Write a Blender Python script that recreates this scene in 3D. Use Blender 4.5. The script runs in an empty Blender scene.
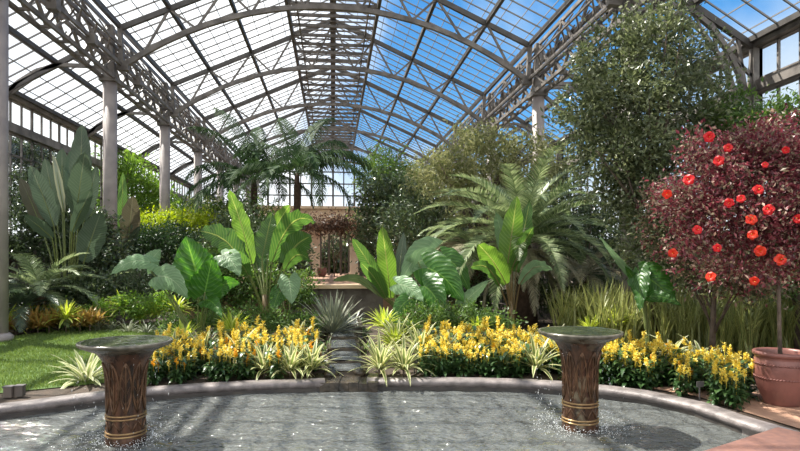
import bpy, math, random
import numpy as np
from mathutils import Vector as V, Matrix, noise
random.seed(7); rng = np.random.default_rng(7)
PI = math.pi; R = math.radians
col = bpy.context.scene.collection
U = random.uniform

# ------------------------------------------------------------------ camera frame
EYE = 1.55; F = 583.0; TH = R(6.55); CT, ST = math.cos(TH), math.sin(TH); HY = 259.0
def at(px, py, zc):
    u = (px-400)/F
    return V((u*zc*CT+zc*ST, zc*CT-u*zc*ST, EYE+(HY-py)/F*zc))
def gr(px, py, z=0.0):
    p = at(px, py, (EYE-z)*F/(py-HY)); return V((p.x, p.y, z))
def gd(px, zc, z=0.0):
    p = at(px, HY, zc); return V((p.x, p.y, z))

# ------------------------------------------------------------------ mesh builder
class MB:
    def __init__(s): s.v=[]; s.f=[]; s.uv=[]; s.n=0; s.big=[]
    def add(s, vs, fs, uvs=None):
        b=len(s.v); s.v.extend(tuple(p) for p in vs); s.f.extend(tuple(i+b for i in f) for f in fs)
        s.uv.extend(uvs if uvs else [(0.5,0.5)]*len(vs)); return s
    def box(s, c, d, rz=0, m=None):
        c=V(c); hx,hy,hz=[q/2 for q in d]; M=Matrix.Rotation(rz,3,'Z')
        vs=[c+M@V((x*hx,y*hy,z*hz)) for x in(-1,1) for y in(-1,1) for z in(-1,1)]
        return s.add(vs,[(0,1,3,2),(4,6,7,5),(0,4,5,1),(2,3,7,6),(0,2,6,4),(1,5,7,3)])
    def bar(s, a, b, w, h=None, up=(0,0,1)):
        a=V(a); b=V(b); h=h or w; d=(b-a)
        if d.length<1e-6: return s
        d.normalize(); up=V(up)
        if abs(d.dot(up))>.98: up=V((0,1,0))
        x=d.cross(up).normalized(); y=x.cross(d)
        vs=[p+x*(i*w/2)+y*(j*h/2) for p in(a,b) for i,j in((-1,-1),(1,-1),(1,1),(-1,1))]
        return s.add(vs,[(0,1,2,3),(7,6,5,4),(0,4,5,1),(1,5,6,2),(2,6,7,3),(3,7,4,0)])
    def tube(s, pts, rad, n=6):
        pts=[V(p) for p in pts]; N=len(pts)
        if not hasattr(rad,'__len__'): rad=[rad]*N
        vs=[];uv=[]; px=None
        for i,p in enumerate(pts):
            t=(pts[min(i+1,N-1)]-pts[max(i-1,0)]).normalized()
            if px is None: px=t.orthogonal().normalized()
            else:
                px=(px-t*px.dot(t)).normalized()
            py=t.cross(px)
            for k in range(n):
                a=2*PI*k/n; vs.append(p+(px*math.cos(a)+py*math.sin(a))*rad[i]); uv.append((k/n,i/(N-1)))
        fs=[(i*n+k,i*n+(k+1)%n,(i+1)*n+(k+1)%n,(i+1)*n+k) for i in range(N-1) for k in range(n)]
        fs.append(tuple(range(n-1,-1,-1))); fs.append(tuple((N-1)*n+k for k in range(n)))
        return s.add(vs,fs,uv)
    def lathe(s, prof, n=48, c=(0,0,0)):
        c=V(c); vs=[];uv=[]
        for j,(r,z) in enumerate(prof):
            for k in range(n):
                a=2*PI*k/n; vs.append(c+V((r*math.cos(a),r*math.sin(a),z))); uv.append((k/n,z))
        fs=[(j*n+k,j*n+(k+1)%n,(j+1)*n+(k+1)%n,(j+1)*n+k) for j in range(len(prof)-1) for k in range(n)]
        return s.add(vs,fs,uv)
    def blade(s, P, W, side, fold=.15, cols=4, ripple=0, rf=9, ph=0, curl=0):
        P=[V(p) for p in P]; N=len(P); side=V(side).normalized(); vs=[];uv=[]
        for i,p in enumerate(P):
            t=(P[min(i+1,N-1)]-P[max(i-1,0)]).normalized()
            sd=(side-t*side.dot(t)); sd=sd.normalized() if sd.length>1e-4 else t.orthogonal().normalized()
            nm=sd.cross(t)
            if nm.z<0: nm=-nm
            for j in range(cols+1):
                q=2*j/cols-1; w=W[i]
                h=fold*abs(q)*w - curl*q*q*w + ripple*abs(q)*math.sin(rf*i/(N-1)*2*PI/3+ph+(1.7 if q>0 else 0))
                vs.append(p+sd*(q*w)+nm*h); uv.append((j/cols,i/(N-1)))
        c1=cols+1
        fs=[(i*c1+j,i*c1+j+1,(i+1)*c1+j+1,(i+1)*c1+j) for i in range(N-1) for j in range(cols)]
        return s.add(vs,fs,uv)
    def leaves(s, C, size, asp=.45, up=.5, droop=0.0, outward=None):
        """vectorised small leaves, one folded quad each"""
        C=np.asarray(C,float); n=len(C)
        d=rng.normal(size=(n,3)); 
        if outward is not None: d+=outward*1.2
        d[:,2]+=-droop
        d/=np.linalg.norm(d,axis=1)[:,None]+1e-9
        nn=rng.normal(size=(n,3)); nn[:,2]+=up*2
        sd=np.cross(d,nn); sd/=np.linalg.norm(sd,axis=1)[:,None]+1e-9
        nm=np.cross(sd,d)
        L=(size*(.6+.8*rng.random(n)))[:,None]
        b=C-d*L*.5; t=C+d*L*.5; w=sd*L*asp*.5; m=C+d*L*(-.05)
        a=np.stack([b,m+w+nm*L*.08,t,m-w+nm*L*.08],1)
        s.big.append(a); return s
    def build(s, name, mat, parent=None, smooth=True, loc=None):
        me=bpy.data.meshes.new(name)
        nv=len(s.v)
        if s.big:
            B=np.concatenate(s.big).reshape(-1,3); nb=len(B)
            fb=(np.arange(nb).reshape(-1,4)+nv).tolist()
            vs=s.v+B.tolist(); fs=s.f+fb
            uv=s.uv+[(0.5,0),(1,.5),(.5,1),(0,.5)]*(nb//4)
        else: vs,fs,uv=s.v,s.f,s.uv
        me.from_pydata(vs,[],fs)
        ul=me.uv_layers.new(name='UVMap'); li=np.empty(len(me.loops),dtype=np.int32); me.loops.foreach_get('vertex_index',li)
        ul.data.foreach_set('uv',np.asarray(uv,dtype=np.float32)[li].ravel())
        if smooth: me.polygons.foreach_set('use_smooth',[True]*len(me.polygons))
        me.materials.append(mat); me.update()
        o=bpy.data.objects.new(name,me); col.objects.link(o)
        if parent:
            o.parent=parent
            if loc is not None: o.location=loc
        elif loc is not None: o.location=loc
        return o
def tag(o,label=None,cat=None,group=None,kind=None):
    if label: o['label']=label
    if cat: o['category']=cat
    if group: o['group']=group
    if kind: o['kind']=kind
    return o
def empty(name,loc=(0,0,0),label=None,cat=None,group=None,kind=None,rz=0):
    o=bpy.data.objects.new(name,None); col.objects.link(o); o.location=loc; o.rotation_euler.z=rz; o.empty_display_size=.1
    return tag(o,label,cat,group,kind)
def copy_tree(o,parent=None):
    c=o.copy(); col.objects.link(c)
    if parent: c.parent=parent
    for ch in list(KIDS.get(o.name,[])): copy_tree(ch,c)
    return c
KIDS={}
def kid(p,*cs): KIDS.setdefault(p.name,[]).extend(cs)

# ------------------------------------------------------------------ materials
def nt(name):
    m=bpy.data.materials.new(name); m.use_nodes=True; t=m.node_tree; t.nodes.clear()
    out=t.nodes.new('ShaderNodeOutputMaterial'); return m,t,out
def N(t,kind,**kw):
    n=t.nodes.new(kind)
    for k,v in kw.items():
        if hasattr(n,k): setattr(n,k,v)
        else: n.inputs[k].default_value=v
    return n
def math_(t,op,a,b=None,c=None):
    n=t.nodes.new('ShaderNodeMath'); n.operation=op
    for i,x in enumerate((a,b,c)):
        if x is None: continue
        if isinstance(x,(int,float)): n.inputs[i].default_value=x
        else: t.links.new(x,n.inputs[i])
    return n.outputs[0]
def mix(t,f,a,b):
    n=t.nodes.new('ShaderNodeMix'); n.data_type='RGBA'
    for s,x in((0,f),(6,a),(7,b)):
        if isinstance(x,(int,float)): n.inputs[s].default_value=x
        elif isinstance(x,tuple): n.inputs[s].default_value=(*x[:3],1)
        else: t.links.new(x,n.inputs[s])
    return n.outputs[2]
def noise_(t,scale,detail=3,vec=None,rough=.5):
    n=t.nodes.new('ShaderNodeTexNoise'); n.inputs['Scale'].default_value=scale; n.inputs['Detail'].default_value=detail; n.inputs['Roughness'].default_value=rough
    if vec is None:
        g=t.nodes.new('ShaderNodeNewGeometry'); vec=g.outputs['Position']
    t.links.new(vec,n.inputs['Vector']); return n.outputs[0]
def ramp(t,f,lo,hi):
    n=t.nodes.new('ShaderNodeMapRange'); n.inputs[1].default_value=lo; n.inputs[2].default_value=hi; n.clamp=True
    t.links.new(f,n.inputs[0]); return n.outputs[0]
def simple(name,c,c2=None,rough=.6,metal=0,scale=6,bump=0,bscale=40,spec=.5,coat=0):
    m,t,out=nt(name); b=N(t,'ShaderNodeBsdfPrincipled',Roughness=rough,Metallic=metal); b.inputs['Specular IOR Level'].default_value=spec
    if coat: b.inputs['Coat Weight'].default_value=coat; b.inputs['Coat Roughness'].default_value=.08
    if c2: t.links.new(mix(t,ramp(t,noise_(t,scale,4),.35,.65),c,c2),b.inputs['Base Color'])
    else: b.inputs['Base Color'].default_value=(*c,1)
    if bump:
        n=t.nodes.new('ShaderNodeBump'); n.inputs['Strength'].default_value=bump; n.inputs['Distance'].default_value=.02
        t.links.new(noise_(t,bscale,4),n.inputs['Height']); t.links.new(n.outputs[0],b.inputs['Normal'])
    t.links.new(b.outputs[0],out.inputs[0]); return m
def leafm(name,c,c2,trans=.35,rough=.4,mode=None,c3=None,tboost=1.6,spec=.5):
    m,t,out=nt(name); g=t.nodes.new('ShaderNodeNewGeometry')
    base=mix(t,g.outputs['Random Per Island'],c,c2)
    bump=None
    if mode:
        uvn=t.nodes.new('ShaderNodeUVMap'); sp=t.nodes.new('ShaderNodeSeparateXYZ'); t.links.new(uvn.outputs[0],sp.inputs[0])
        au=math_(t,'ABSOLUTE',math_(t,'SUBTRACT',sp.outputs[0],.5)); v=sp.outputs[1]
        if mode=='rib':      # pale midrib and side veins
            rib=ramp(t,au,.035,.015)
            vein=math_(t,'SINE',math_(t,'MULTIPLY',math_(t,'SUBTRACT',v,math_(t,'MULTIPLY',au,.25)),130.0))
            vv=math_(t,'MULTIPLY',ramp(t,vein,.3,1.0),.25)
            base=mix(t,vv,base,c3 or tuple(min(1,x*1.8) for x in c2)); base=mix(t,rib,base,c3 or (.35,.42,.15))
            bump=vein
        elif mode=='heart':
            vein=math_(t,'SINE',math_(t,'MULTIPLY',math_(t,'SUBTRACT',v,math_(t,'MULTIPLY',au,.7)),60.0))
            f=math_(t,'MAXIMUM',ramp(t,au,.03,.012),math_(t,'MULTIPLY',ramp(t,vein,.8,1.0),.5))
            base=mix(t,f,base,c3 or tuple(min(1,x*1.8) for x in c2)); bump=vein
        elif mode=='edge':   # cream margins
            base=mix(t,ramp(t,au,.22,.28),base,c3)
        elif mode=='centre':
            base=mix(t,ramp(t,au,.28,.2),base,c3)
        elif mode=='tip':
            base=mix(t,ramp(t,v,.1,.7),base,c3)
    b=N(t,'ShaderNodeBsdfPrincipled',Roughness=rough); b.inputs['Specular IOR Level'].default_value=spec
    t.links.new(base,b.inputs['Base Color'])
    tr=t.nodes.new('ShaderNodeBsdfTranslucent')
    hs=t.nodes.new('ShaderNodeHueSaturation'); hs.inputs['Value'].default_value=tboost; hs.inputs['Saturation'].default_value=1.1; hs.inputs['Hue'].default_value=.49
    t.links.new(base,hs.inputs['Color']); t.links.new(hs.outputs[0],tr.inputs[0])
    if bump is not None:
        bn=t.nodes.new('ShaderNodeBump'); bn.inputs['Strength'].default_value=.25; bn.inputs['Distance'].default_value=.01
        t.links.new(bump,bn.inputs['Height']); t.links.new(bn.outputs[0],b.inputs['Normal'])
    mx=t.nodes.new('ShaderNodeMixShader'); mx.inputs[0].default_value=trans
    t.links.new(b.outputs[0],mx.inputs[1]); t.links.new(tr.outputs[0],mx.inputs[2]); t.links.new(mx.outputs[0],out.inputs[0]); return m
def glassm(name,tint=(.97,.98,.98),gl=.05):
    m,t,out=nt(name); a=t.nodes.new('ShaderNodeBsdfTransparent'); a.inputs[0].default_value=(*tint,1)
    g=t.nodes.new('ShaderNodeBsdfGlossy'); g.inputs['Roughness'].default_value=.05
    mx=t.nodes.new('ShaderNodeMixShader'); mx.inputs[0].default_value=gl
    t.links.new(a.outputs[0],mx.inputs[1]); t.links.new(g.outputs[0],mx.inputs[2]); t.links.new(mx.outputs[0],out.inputs[0]); return m

M={}
M['steel']=simple('painted_steel',(.24,.215,.195),(.11,.098,.09),.5,scale=3)
M['steel_dark']=simple('shaded_steel',(.10,.09,.085),(.06,.055,.05),.5,scale=3)  # same paint as the lighter steel, darkened to stand for shaded undersides
M['column']=simple('column_paint',(.38,.33,.31),(.27,.235,.225),.55,scale=2.5)
M['bar']=simple('glazing_bar_paint',(.22,.21,.205),None,.5)
M['glass']=glassm('roof_glass'); M['wglass']=glassm('window_glass',(.9,.93,.93),.08)
M['stone']=simple('coping_stone',(.27,.235,.225),(.15,.13,.125),.45,scale=9,bump=.3,bscale=60)
M['poolwall']=simple('pool_wall',(.05,.045,.045),(.08,.07,.06),.4)
M['post']=simple('pale_post_stone',(.85,.74,.60),(.75,.62,.48),.7)
M['beige']=simple('beige_stone',(.80,.60,.40),(.66,.47,.30),.7,scale=2,bump=.2)
M['wallm']=simple('garden_wall',(.20,.17,.15),(.12,.10,.09),.8,scale=5,bump=.5,bscale=12)
M['slab']=simple('wet_slate',(.035,.030,.024),(.085,.065,.045),.22,scale=8,bump=.6,bscale=20)
M['soil']=simple('soil',(.045,.032,.022),(.08,.055,.038),.9,scale=8,bump=.8,bscale=30)
M['paving']=simple('tan_paving',(.50,.30,.20),(.38,.22,.15),.75,scale=6,bump=.3)
M['brown']=simple('brown_paving',(.26,.13,.10),(.19,.10,.085),.7,scale=14,bump=.3)
M['terracotta']=simple('terracotta',(.26,.105,.085),(.17,.07,.058),.38,scale=5,bump=.15,spec=.6)
M['bark']=simple('bark',(.10,.075,.055),(.17,.13,.10),.85,scale=12,bump=.8,bscale=25)
M['darkbark']=simple('palm_trunk_bark',(.05,.03,.02),(.10,.06,.04),.85,scale=12,bump=.8,bscale=25)
M['grass_base']=simple('turf',(.07,.13,.025),(.10,.17,.035),.9,scale=5,bump=.6,bscale=80)
M['blade']=leafm('grass_blade',(.09,.16,.03),(.22,.29,.08),.3,.6)
M['box']=simple('box_wood',(.16,.13,.11),(.10,.09,.08),.7)
M['tagm']=simple('plant_label',(.12,.11,.11),None,.5)
# foliage
G=leafm
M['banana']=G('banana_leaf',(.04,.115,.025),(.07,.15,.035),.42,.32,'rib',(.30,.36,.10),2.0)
M['banana_lit']=G('banana_leaf_sunlit',(.085,.19,.03),(.12,.23,.04),.45,.32,'rib',(.36,.42,.12),2.0)  # banana leaf recoloured yellower and paler for leaves with sun on them
M['stalk']=G('leaf_stalk',(.14,.20,.06),(.22,.24,.08),.2,.4)
M['stalk_red']=G('banana_stem',(.17,.15,.06),(.22,.14,.07),.2,.4)
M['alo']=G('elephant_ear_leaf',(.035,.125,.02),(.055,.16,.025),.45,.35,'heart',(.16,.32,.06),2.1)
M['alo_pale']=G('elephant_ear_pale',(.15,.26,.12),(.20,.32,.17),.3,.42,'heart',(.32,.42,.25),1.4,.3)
M['strel']=G('bird_of_paradise_leaf',(.05,.085,.05),(.085,.125,.075),.2,.3,'rib',(.16,.19,.12),1.5)
M['strel_red']=G('bird_of_paradise_bronze',(.085,.085,.05),(.11,.10,.06),.2,.3,'rib',(.17,.16,.10),1.5)
M['palm']=G('palm_leaflet',(.02,.05,.018),(.07,.12,.045),.18,.65,tboost=1.5,spec=.15)
M['cycad']=G('cycad_leaflet',(.10,.16,.06),(.36,.42,.22),.25,.35,tboost=1.6)
M['cycad_old']=G('dry_frond',(.20,.19,.12),(.42,.38,.26),.2,.5)
M['agave']=G('agave_leaf',(.15,.19,.15),(.24,.27,.20),.15,.4,'edge',(.32,.33,.22))
M['drac']=G('striped_dracaena',(.14,.20,.06),(.20,.26,.08),.35,.4,'edge',(.68,.66,.36),1.4)
M['drac_y']=G('yellowgreen_dracaena',(.30,.42,.04),(.40,.50,.06),.4,.4,'edge',(.55,.60,.15),1.5)
M['drac_c']=G('cream_dracaena',(.62,.62,.40),(.70,.68,.46),.35,.4,'centre',(.30,.36,.14),1.3)
M['lime']=G('sunlit_lime_foliage',(.30,.42,.03),(.45,.52,.06),.4,.5,tboost=1.5)  # lime leaves with the sunlight on the hedge top mixed into the colour
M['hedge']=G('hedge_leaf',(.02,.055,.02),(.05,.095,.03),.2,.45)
M['green']=G('mid_green_leaf',(.06,.13,.03),(.14,.22,.05),.35,.45)
M['bright']=G('bright_green_leaf',(.10,.20,.03),(.20,.32,.06),.4,.45)
M['dark']=G('dark_green_leaf',(.025,.05,.018),(.10,.14,.06),.2,.3,spec=.7)
M['grey']=G('grey_green_leaf',(.06,.09,.035),(.24,.27,.14),.3,.35,spec=.7)
M['olive']=G('pale_olive_leaf',(.14,.17,.06),(.34,.34,.17),.35,.5)
M['bronze']=G('bronze_leaf',(.07,.045,.03),(.16,.10,.07),.25,.45)
M['croton']=G('croton_leaf',(.38,.24,.10),(.28,.34,.09),.3,.4,'edge',(.45,.28,.08))
M['rose']=G('pinkish_shrub_leaf',(.14,.13,.07),(.46,.32,.24),.25,.5)
M['maroon']=G('maroon_leaf',(.07,.014,.022),(.30,.075,.085),.3,.35,spec=.6)
M['bedleaf']=G('plume_plant_leaf',(.025,.07,.022),(.08,.15,.045),.2,.3,spec=.7)
M['yellow']=G('yellow_plume',(.80,.60,.05),(.95,.84,.22),.3,.5,tboost=1.1)
M['orange']=G('orange_plume',(.85,.42,.02),(.90,.55,.04),.3,.5,tboost=1.1)
M['sans']=G('sword_leaf',(.12,.18,.05),(.24,.28,.09),.3,.4,'edge',(.42,.42,.16))
M['red']=G('hibiscus_petal',(.70,.012,.012),(.80,.02,.02),.3,.4,tboost=1.2)
M['orangered']=G('hibiscus_petal_orange',(.80,.03,.012),(.85,.06,.015),.3,.4,tboost=1.2)
M['stamen']=simple('stamen',(.9,.6,.1))
def bronze_mat(name='wet_bronze'):
    m,t,out=nt(name); b=N(t,'ShaderNodeBsdfPrincipled',Roughness=.22,Metallic=.35); b.inputs['Specular IOR Level'].default_value=.7
    g=t.nodes.new('ShaderNodeNewGeometry'); mp=t.nodes.new('ShaderNodeMapping'); mp.inputs['Scale'].default_value=(14,14,1.8)
    t.links.new(g.outputs['Position'],mp.inputs[0])
    c=mix(t,ramp(t,noise_(t,1.2,5,mp.outputs[0],.6),.35,.66),(.022,.014,.010),(.15,.07,.038))
    c=mix(t,ramp(t,noise_(t,5,4),.6,.72),c,(.24,.20,.13))
    t.links.new(c,b.inputs['Base Color'])
    bn=t.nodes.new('ShaderNodeBump'); bn.inputs['Strength'].default_value=.5; bn.inputs['Distance'].default_value=.01
    t.links.new(noise_(t,3,4,mp.outputs[0]),bn.inputs['Height']); t.links.new(bn.outputs[0],b.inputs['Normal'])
    t.links.new(b.outputs[0],out.inputs[0]); return m
M['bronze_metal']=bronze_mat()
M['relief']=simple('worn_bronze_relief',(.20,.11,.06),(.06,.035,.02),.28,metal=.4,scale=12)
M['patina']=simple('mossy_patina',(.12,.12,.06),(.06,.065,.04),.3,scale=9,bump=.3,spec=.7)
M['band']=simple('worn_gilt',(.42,.28,.13),(.25,.15,.07),.3,metal=.5,scale=15)
M['rimstone']=simple('basin_rim_metal',(.20,.18,.14),(.06,.055,.035),.25,scale=10,spec=.7)
M['brass']=simple('brass',(.5,.35,.12),None,.3,metal=.8)
def water_mat():
    m,t,out=nt('pool_water'); b=N(t,'ShaderNodeBsdfPrincipled',Roughness=.06,IOR=1.33)
    b.inputs['Base Color'].default_value=(.115,.122,.118,1); b.inputs['Specular IOR Level'].default_value=1.0
    g=t.nodes.new('ShaderNodeNewGeometry'); mp=t.nodes.new('ShaderNodeMapping'); mp.inputs['Scale'].default_value=(1,1.6,1); mp.inputs['Rotation'].default_value=(0,0,.3)
    t.links.new(g.outputs['Position'],mp.inputs[0])
    n1=noise_(t,4.2,1,mp.outputs[0]); n2=noise_(t,14,1,mp.outputs[0])
    h=math_(t,'ADD',n1,math_(t,'MULTIPLY',n2,.42))
    bn=t.nodes.new('ShaderNodeBump'); bn.inputs['Strength'].default_value=1.0; bn.inputs['Distance'].default_value=.10
    h=math_(t,'ADD',h,math_(t,'MULTIPLY',noise_(t,42,1,mp.outputs[0]),.05)); t.links.new(h,bn.inputs['Height']); t.links.new(bn.outputs[0],b.inputs['Normal'])
    t.links.new(b.outputs[0],out.inputs[0]); return m
M['water']=water_mat()
M['dish']=simple('dark_dish_water',(.03,.04,.02),(.07,.08,.04),.07,scale=14,bump=.5,bscale=14,spec=.5)
M['foam']=simple('white_spray',(.85,.88,.9),None,.2,spec=.8)

# ------------------------------------------------------------------ roof and structure
T=[11.9+5.4*k for k in range(-2,8)]; T[2]=11.72          # truss stations along the hall
YA,YB=T[0]-1,T[-1]
def roofz(x): return 10.9-.45*abs(x)
PUR=[6.0,4.65,3.1,1.55]
ORD=['','','','nearest','second','third','fourth','fifth','sixth','farthest']
ceil=tag(bpy.data.objects.new('ceiling',None),kind='structure'); col.objects.link(ceil)
for sgn,lab in((-1,'left'),(1,'right')):
    m=MB(); m.add([(0,YA,10.98),(sgn*6.1,YA,roofz(6.1)+.08),(sgn*6.1,YB,roofz(6.1)+.08),(0,YB,10.98)],[(0,1,2,3)])
    m.build('glass_pane',M['glass'],ceil,False)
    m=MB(); m.add([(sgn*6.3,YA,7.95),(sgn*9.15,YA,6.28),(sgn*9.15,YB,6.28),(sgn*6.3,YB,7.95)],[(0,1,2,3)])
    m.build('glass_pane',M['glass'],ceil,False)
    m=MB()   # upright strip of louvred glass between the two roofs
    m.add([(sgn*6.3,YA,7.9),(sgn*6.3,YA,8.15),(sgn*6.3,YB,8.15),(sgn*6.3,YB,7.9)],[(0,1,2,3)]); m.build('glass_pane',M['glass'],ceil,False)
    for x in PUR: 
        MB().bar((sgn*x,YA,roofz(x)-.06),(sgn*x,YB,roofz(x)-.06),.10,.14).build('purlin',M['steel_dark'],ceil,False)
    for x,z in((7.7,7.06),(9.0,6.3)):
        MB().bar((sgn*x,YA,z),(sgn*x,YB,z),.10,.12).build('purlin',M['steel_dark'],ceil,False)
    m=MB(); y=YA
    while y<YB:
        m.bar((0,y,10.93),(sgn*6.1,y,roofz(6.1)+.03),.03,.035); m.bar((sgn*6.3,y,7.9),(sgn*9.15,y,6.23),.03,.035)
        y+=.6
    for k in range(1,14):
        x=k*.45
        if x<6.0: m.bar((sgn*x,YA,roofz(x)+.04),(sgn*x,YB,roofz(x)+.04),.016,.025)
    for k in range(1,6):
        x=6.3+k*.5; z=7.9-(x-6.3)*.586; m.bar((sgn*x,YA,z),(sgn*x,YB,z),.016,.025)
    tag(m.build('glazing_bar',M['bar'],ceil,False),kind='stuff')
# ridge spine and its ladder of cross bars
MB().bar((0,YA,10.55),(0,YB,10.55),.22,.40).build('ridge_beam',M['steel_dark'],ceil,False)
for s in(-1,1):
    MB().bar((s*1.5,YA,9.95),(s*1.5,YB,9.95),.10,.26).build('ridge_rail',M['steel_dark'],ceil,False); MB().bar((s*1.2,YA,10.0),(s*1.2,YB,10.0),.05,.08).build('ridge_rail',M['steel'],ceil,False)
m=MB(); y=YA+.4; k=0
while y<YB:
    m.bar((-1.55,y,9.95),(1.55,y,9.95),.08,.10); m.bar((-1.3,y+.4,10.3),(1.3,y+.4,10.3),.05,.05); 
    if k%3==0: m.bar((-1.5,y,10.0),(0,y,10.6),.05); m.bar((1.5,y,10.0),(0,y,10.6),.05)
    if k%6==0: m.bar((-1.55,y,9.93),(0,y+2.7,10.3),.05); m.bar((1.55,y,9.93),(0,y+2.7,10.3),.05)
    y+=.9; k+=1
tag(m.build('cross_bar',M['steel'],ceil,False),kind='stuff')

RA=9.91
def archz(x): return 8.97-(RA-math.sqrt(RA*RA-x*x))
for k,t in enumerate(T[1:],1):
    if k==9: continue
    lab='arched steel roof truss, '+(ORD[k]+' of the arches in view' if ORD[k] else ('out of sight above the pool' if k==1 else 'just above the frame, before the nearest arch in view'))
    tr=empty('roof_truss',(0,t,0),lab,'roof truss','arched trusses spanning the hall')
    m=MB(); n=20; P=[(-5.98+11.96*i/n) for i in range(n+1)]
    for a,b in zip(P[:-1],P[1:]): m.bar((a,0,archz(max(-5.93,min(5.93,a)))),(b,0,archz(max(-5.93,min(5.93,b)))),.14,.19,up=(0,1,0)) if False else m.bar((a,0,archz(a)),(b,0,archz(b)),.11,.145)
    m.build('arched_chord',M['steel'],tr,False)
    for s in(-1,1):
        MB().bar((s*6.05,0,roofz(6.05)-.12),(0,0,roofz(0)-.12),.10,.15).build('upper_chord',M['steel_dark'],tr,False)
        m=MB(); tops=[6.0,4.65,3.1,1.55]; bots=[5.35,3.9,2.35,.8]
        seq=[]
        for a,b in zip(tops,bots): seq+= [(a,roofz(a)-.12),(b,archz(b))]
        seq.append((0,roofz(0)-.2))
        for (x0,z0),(x1,z1) in zip(seq[:-1],seq[1:]): m.bar((s*x0,0,z0),(s*x1,0,z1),.06,.06)
        m.build('web',M['steel'],tr,False)
        m=MB(); m.box((s*5.9,0,7.02),(.3,.16,.26)); m.bar((s*5.93,0,7.0),(s*6.0,0,8.15),.12); m.build('shoe_plate',M['steel'],tr,False)
# columns
for s,side in((-1,'left'),(1,'right')):
    vis={2:'at the very left edge of the photo' if s<0 else 'rising behind the big grey-green tree',3:'nearest the giant paddle-leaved plant' if s<0 else 'above the pale olive tree',4:'second beyond the paddle-leaved plant' if s<0 else None,5:'third beyond the paddle-leaved plant' if s<0 else None}
    for k,t in enumerate(T):
        if k==9: continue
        w=vis.get(k) 
        lab=f'pinkish grey round steel column on the {side}, '+(w if w else (f'further back in the row, behind foliage' if k>3 else 'out of view beside the pool'))
        c=empty('steel_column',(s*6.26,t,0),lab,'column',f'columns of the {side} row')
        MB().lathe([(.0,0),(.185,0),(.185,6.55),(.0,6.55)],20).build('shaft',M['column'],c)
        MB().lathe([(0,0),(.27,0),(.27,.1),(.2,.16),(0,.16)],20).build('base',M['column'],c)
        m=MB(); m.box((0,0,6.58),(.46,.46,.1)); m.box((0,0,6.85),(.3,.3,.5)); m.box((0,0,7.6),(.2,.2,1.1)); m.build('capital',M['steel'],c,False)
    # lattice girder over the columns
    g=empty('lattice_girder',(s*6.26,0,0),f'long steel lattice girder carried by the {side} row of columns','girder')
    for z,dx in((6.65,-.16),(6.65,.16),(7.15,0),(8.12,0),(7.6,.1),(7.05,s*-.3)):
        MB().bar((dx,YA,z),(dx,YB,z),.07,.10).build('chord',M['steel'],g,False)
    m=MB(); y=YA; i=0
    while y<YB-.5:
        m.bar((0,y,6.7),(0,y+.45,7.12),.07); m.bar((0,y+.45,7.12),(0,y+.9,6.7),.07)
        m.bar((-.16,y,6.65),(.16,y,6.65),.06)
        if i%2==0: m.bar((0,y,7.15),(0,y+.9,8.1),.07); m.bar((0,y+1.8,7.15),(0,y+.9,8.1),.07)
        m.box((s*-.12,y+.45,7.35),(.05,.16,.28)); m.bar((s*-.3,y+.2,7.55),(0,y+.2,8.0),.04); m.bar((s*-.3,y+.2,7.55),(s*-.05,y+.5,7.2),.04); m.bar((s*-.3,y+.6,7.05),(s*.1,y+.3,7.75),.035)
        if i%3==0: m.bar((s*-.16,y,6.65),(s*-.3,y+.5,7.05),.05); m.bar((s*.16,y,6.65),(s*.75,y,7.55),.05)
        y+=.9; i+=1
    tag(m.build('lattice_web',M['steel'],g,False),kind='stuff')
    # ledge with louvre gear on the hall side
    MB().bar((s*-.3,YA,7.55),(s*-.3,YB,7.55),.05,.05).build('gear_rod',M['steel'],g,False)
# aisle half-trusses
for s,side in((-1,'left'),(1,'right')):
    for k,t in enumerate(T[1:],1):
        if k==9: continue
        tr=empty('aisle_truss',(0,t,0),f'curved steel aisle truss on the {side}, '+({3:'nearest of that side' if s<0 else 'behind the leaning one',2:'cut by the left edge' if s<0 else 'ending in a leaning leg above the maroon shrub'}.get(k,f'number {k-1} along the row' )),'roof truss',f'aisle trusses on the {side}')
        P=[(6.3,6.75),(6.8,6.93),(7.3,6.97),(7.7,6.85),(8.1,6.55),(8.45,6.1),(8.75,5.55),(8.95,4.9),(9.0,4.3)]
        if s<0: P=[(6.3,6.8),(6.9,6.98),(7.6,6.98),(8.2,6.8),(8.7,6.45),(9.05,6.0)]
        m=MB()
        for a,b in zip(P[:-1],P[1:]): (m.bar((s*a[0],0,a[1]),(s*b[0],0,b[1]),.10,.10), m.bar((s*(a[0]-.2),0,a[1]-.12),(s*(b[0]-.2),0,b[1]-.12),.08,.08) if s>0 else 0, m.bar((s*a[0],0,a[1]),(s*(b[0]-.2),0,b[1]-.12),.04,.05) if s>0 else 0)
        m.build('arched_chord',M['steel'],tr,False)
        MB().bar((s*6.3,0,7.8),(s*9.1,0,6.15),.1,.14).build('upper_chord',M['steel_dark'],tr,False)
        m=MB(); tp=[(6.5,7.68),(7.3,7.2),(8.0,6.8),(8.7,6.4),(9.05,6.2)]; i=0
        bt=P[1::2]+[P[-1]]
        for j in range(len(bt)-1):
            m.bar((s*tp[min(j,4)][0],0,tp[min(j,4)][1]),(s*bt[j][0],0,bt[j][1]),.06); m.bar((s*tp[min(j+1,4)][0],0,tp[min(j+1,4)][1]),(s*bt[j][0],0,bt[j][1]),.06)
        if s>0:
            m.bar((9.1,0,6.2),(9.1,0,4.2),.14); m.bar((8.45,0,6.1),(9.05,0,5.5),.06); m.bar((8.75,0,5.5),(9.05,0,5.0),.06)
            m.bar((6.4,0,6.6),(8.9,0,4.7),.1)
        m.build('web',M['steel'],tr,False)
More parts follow.
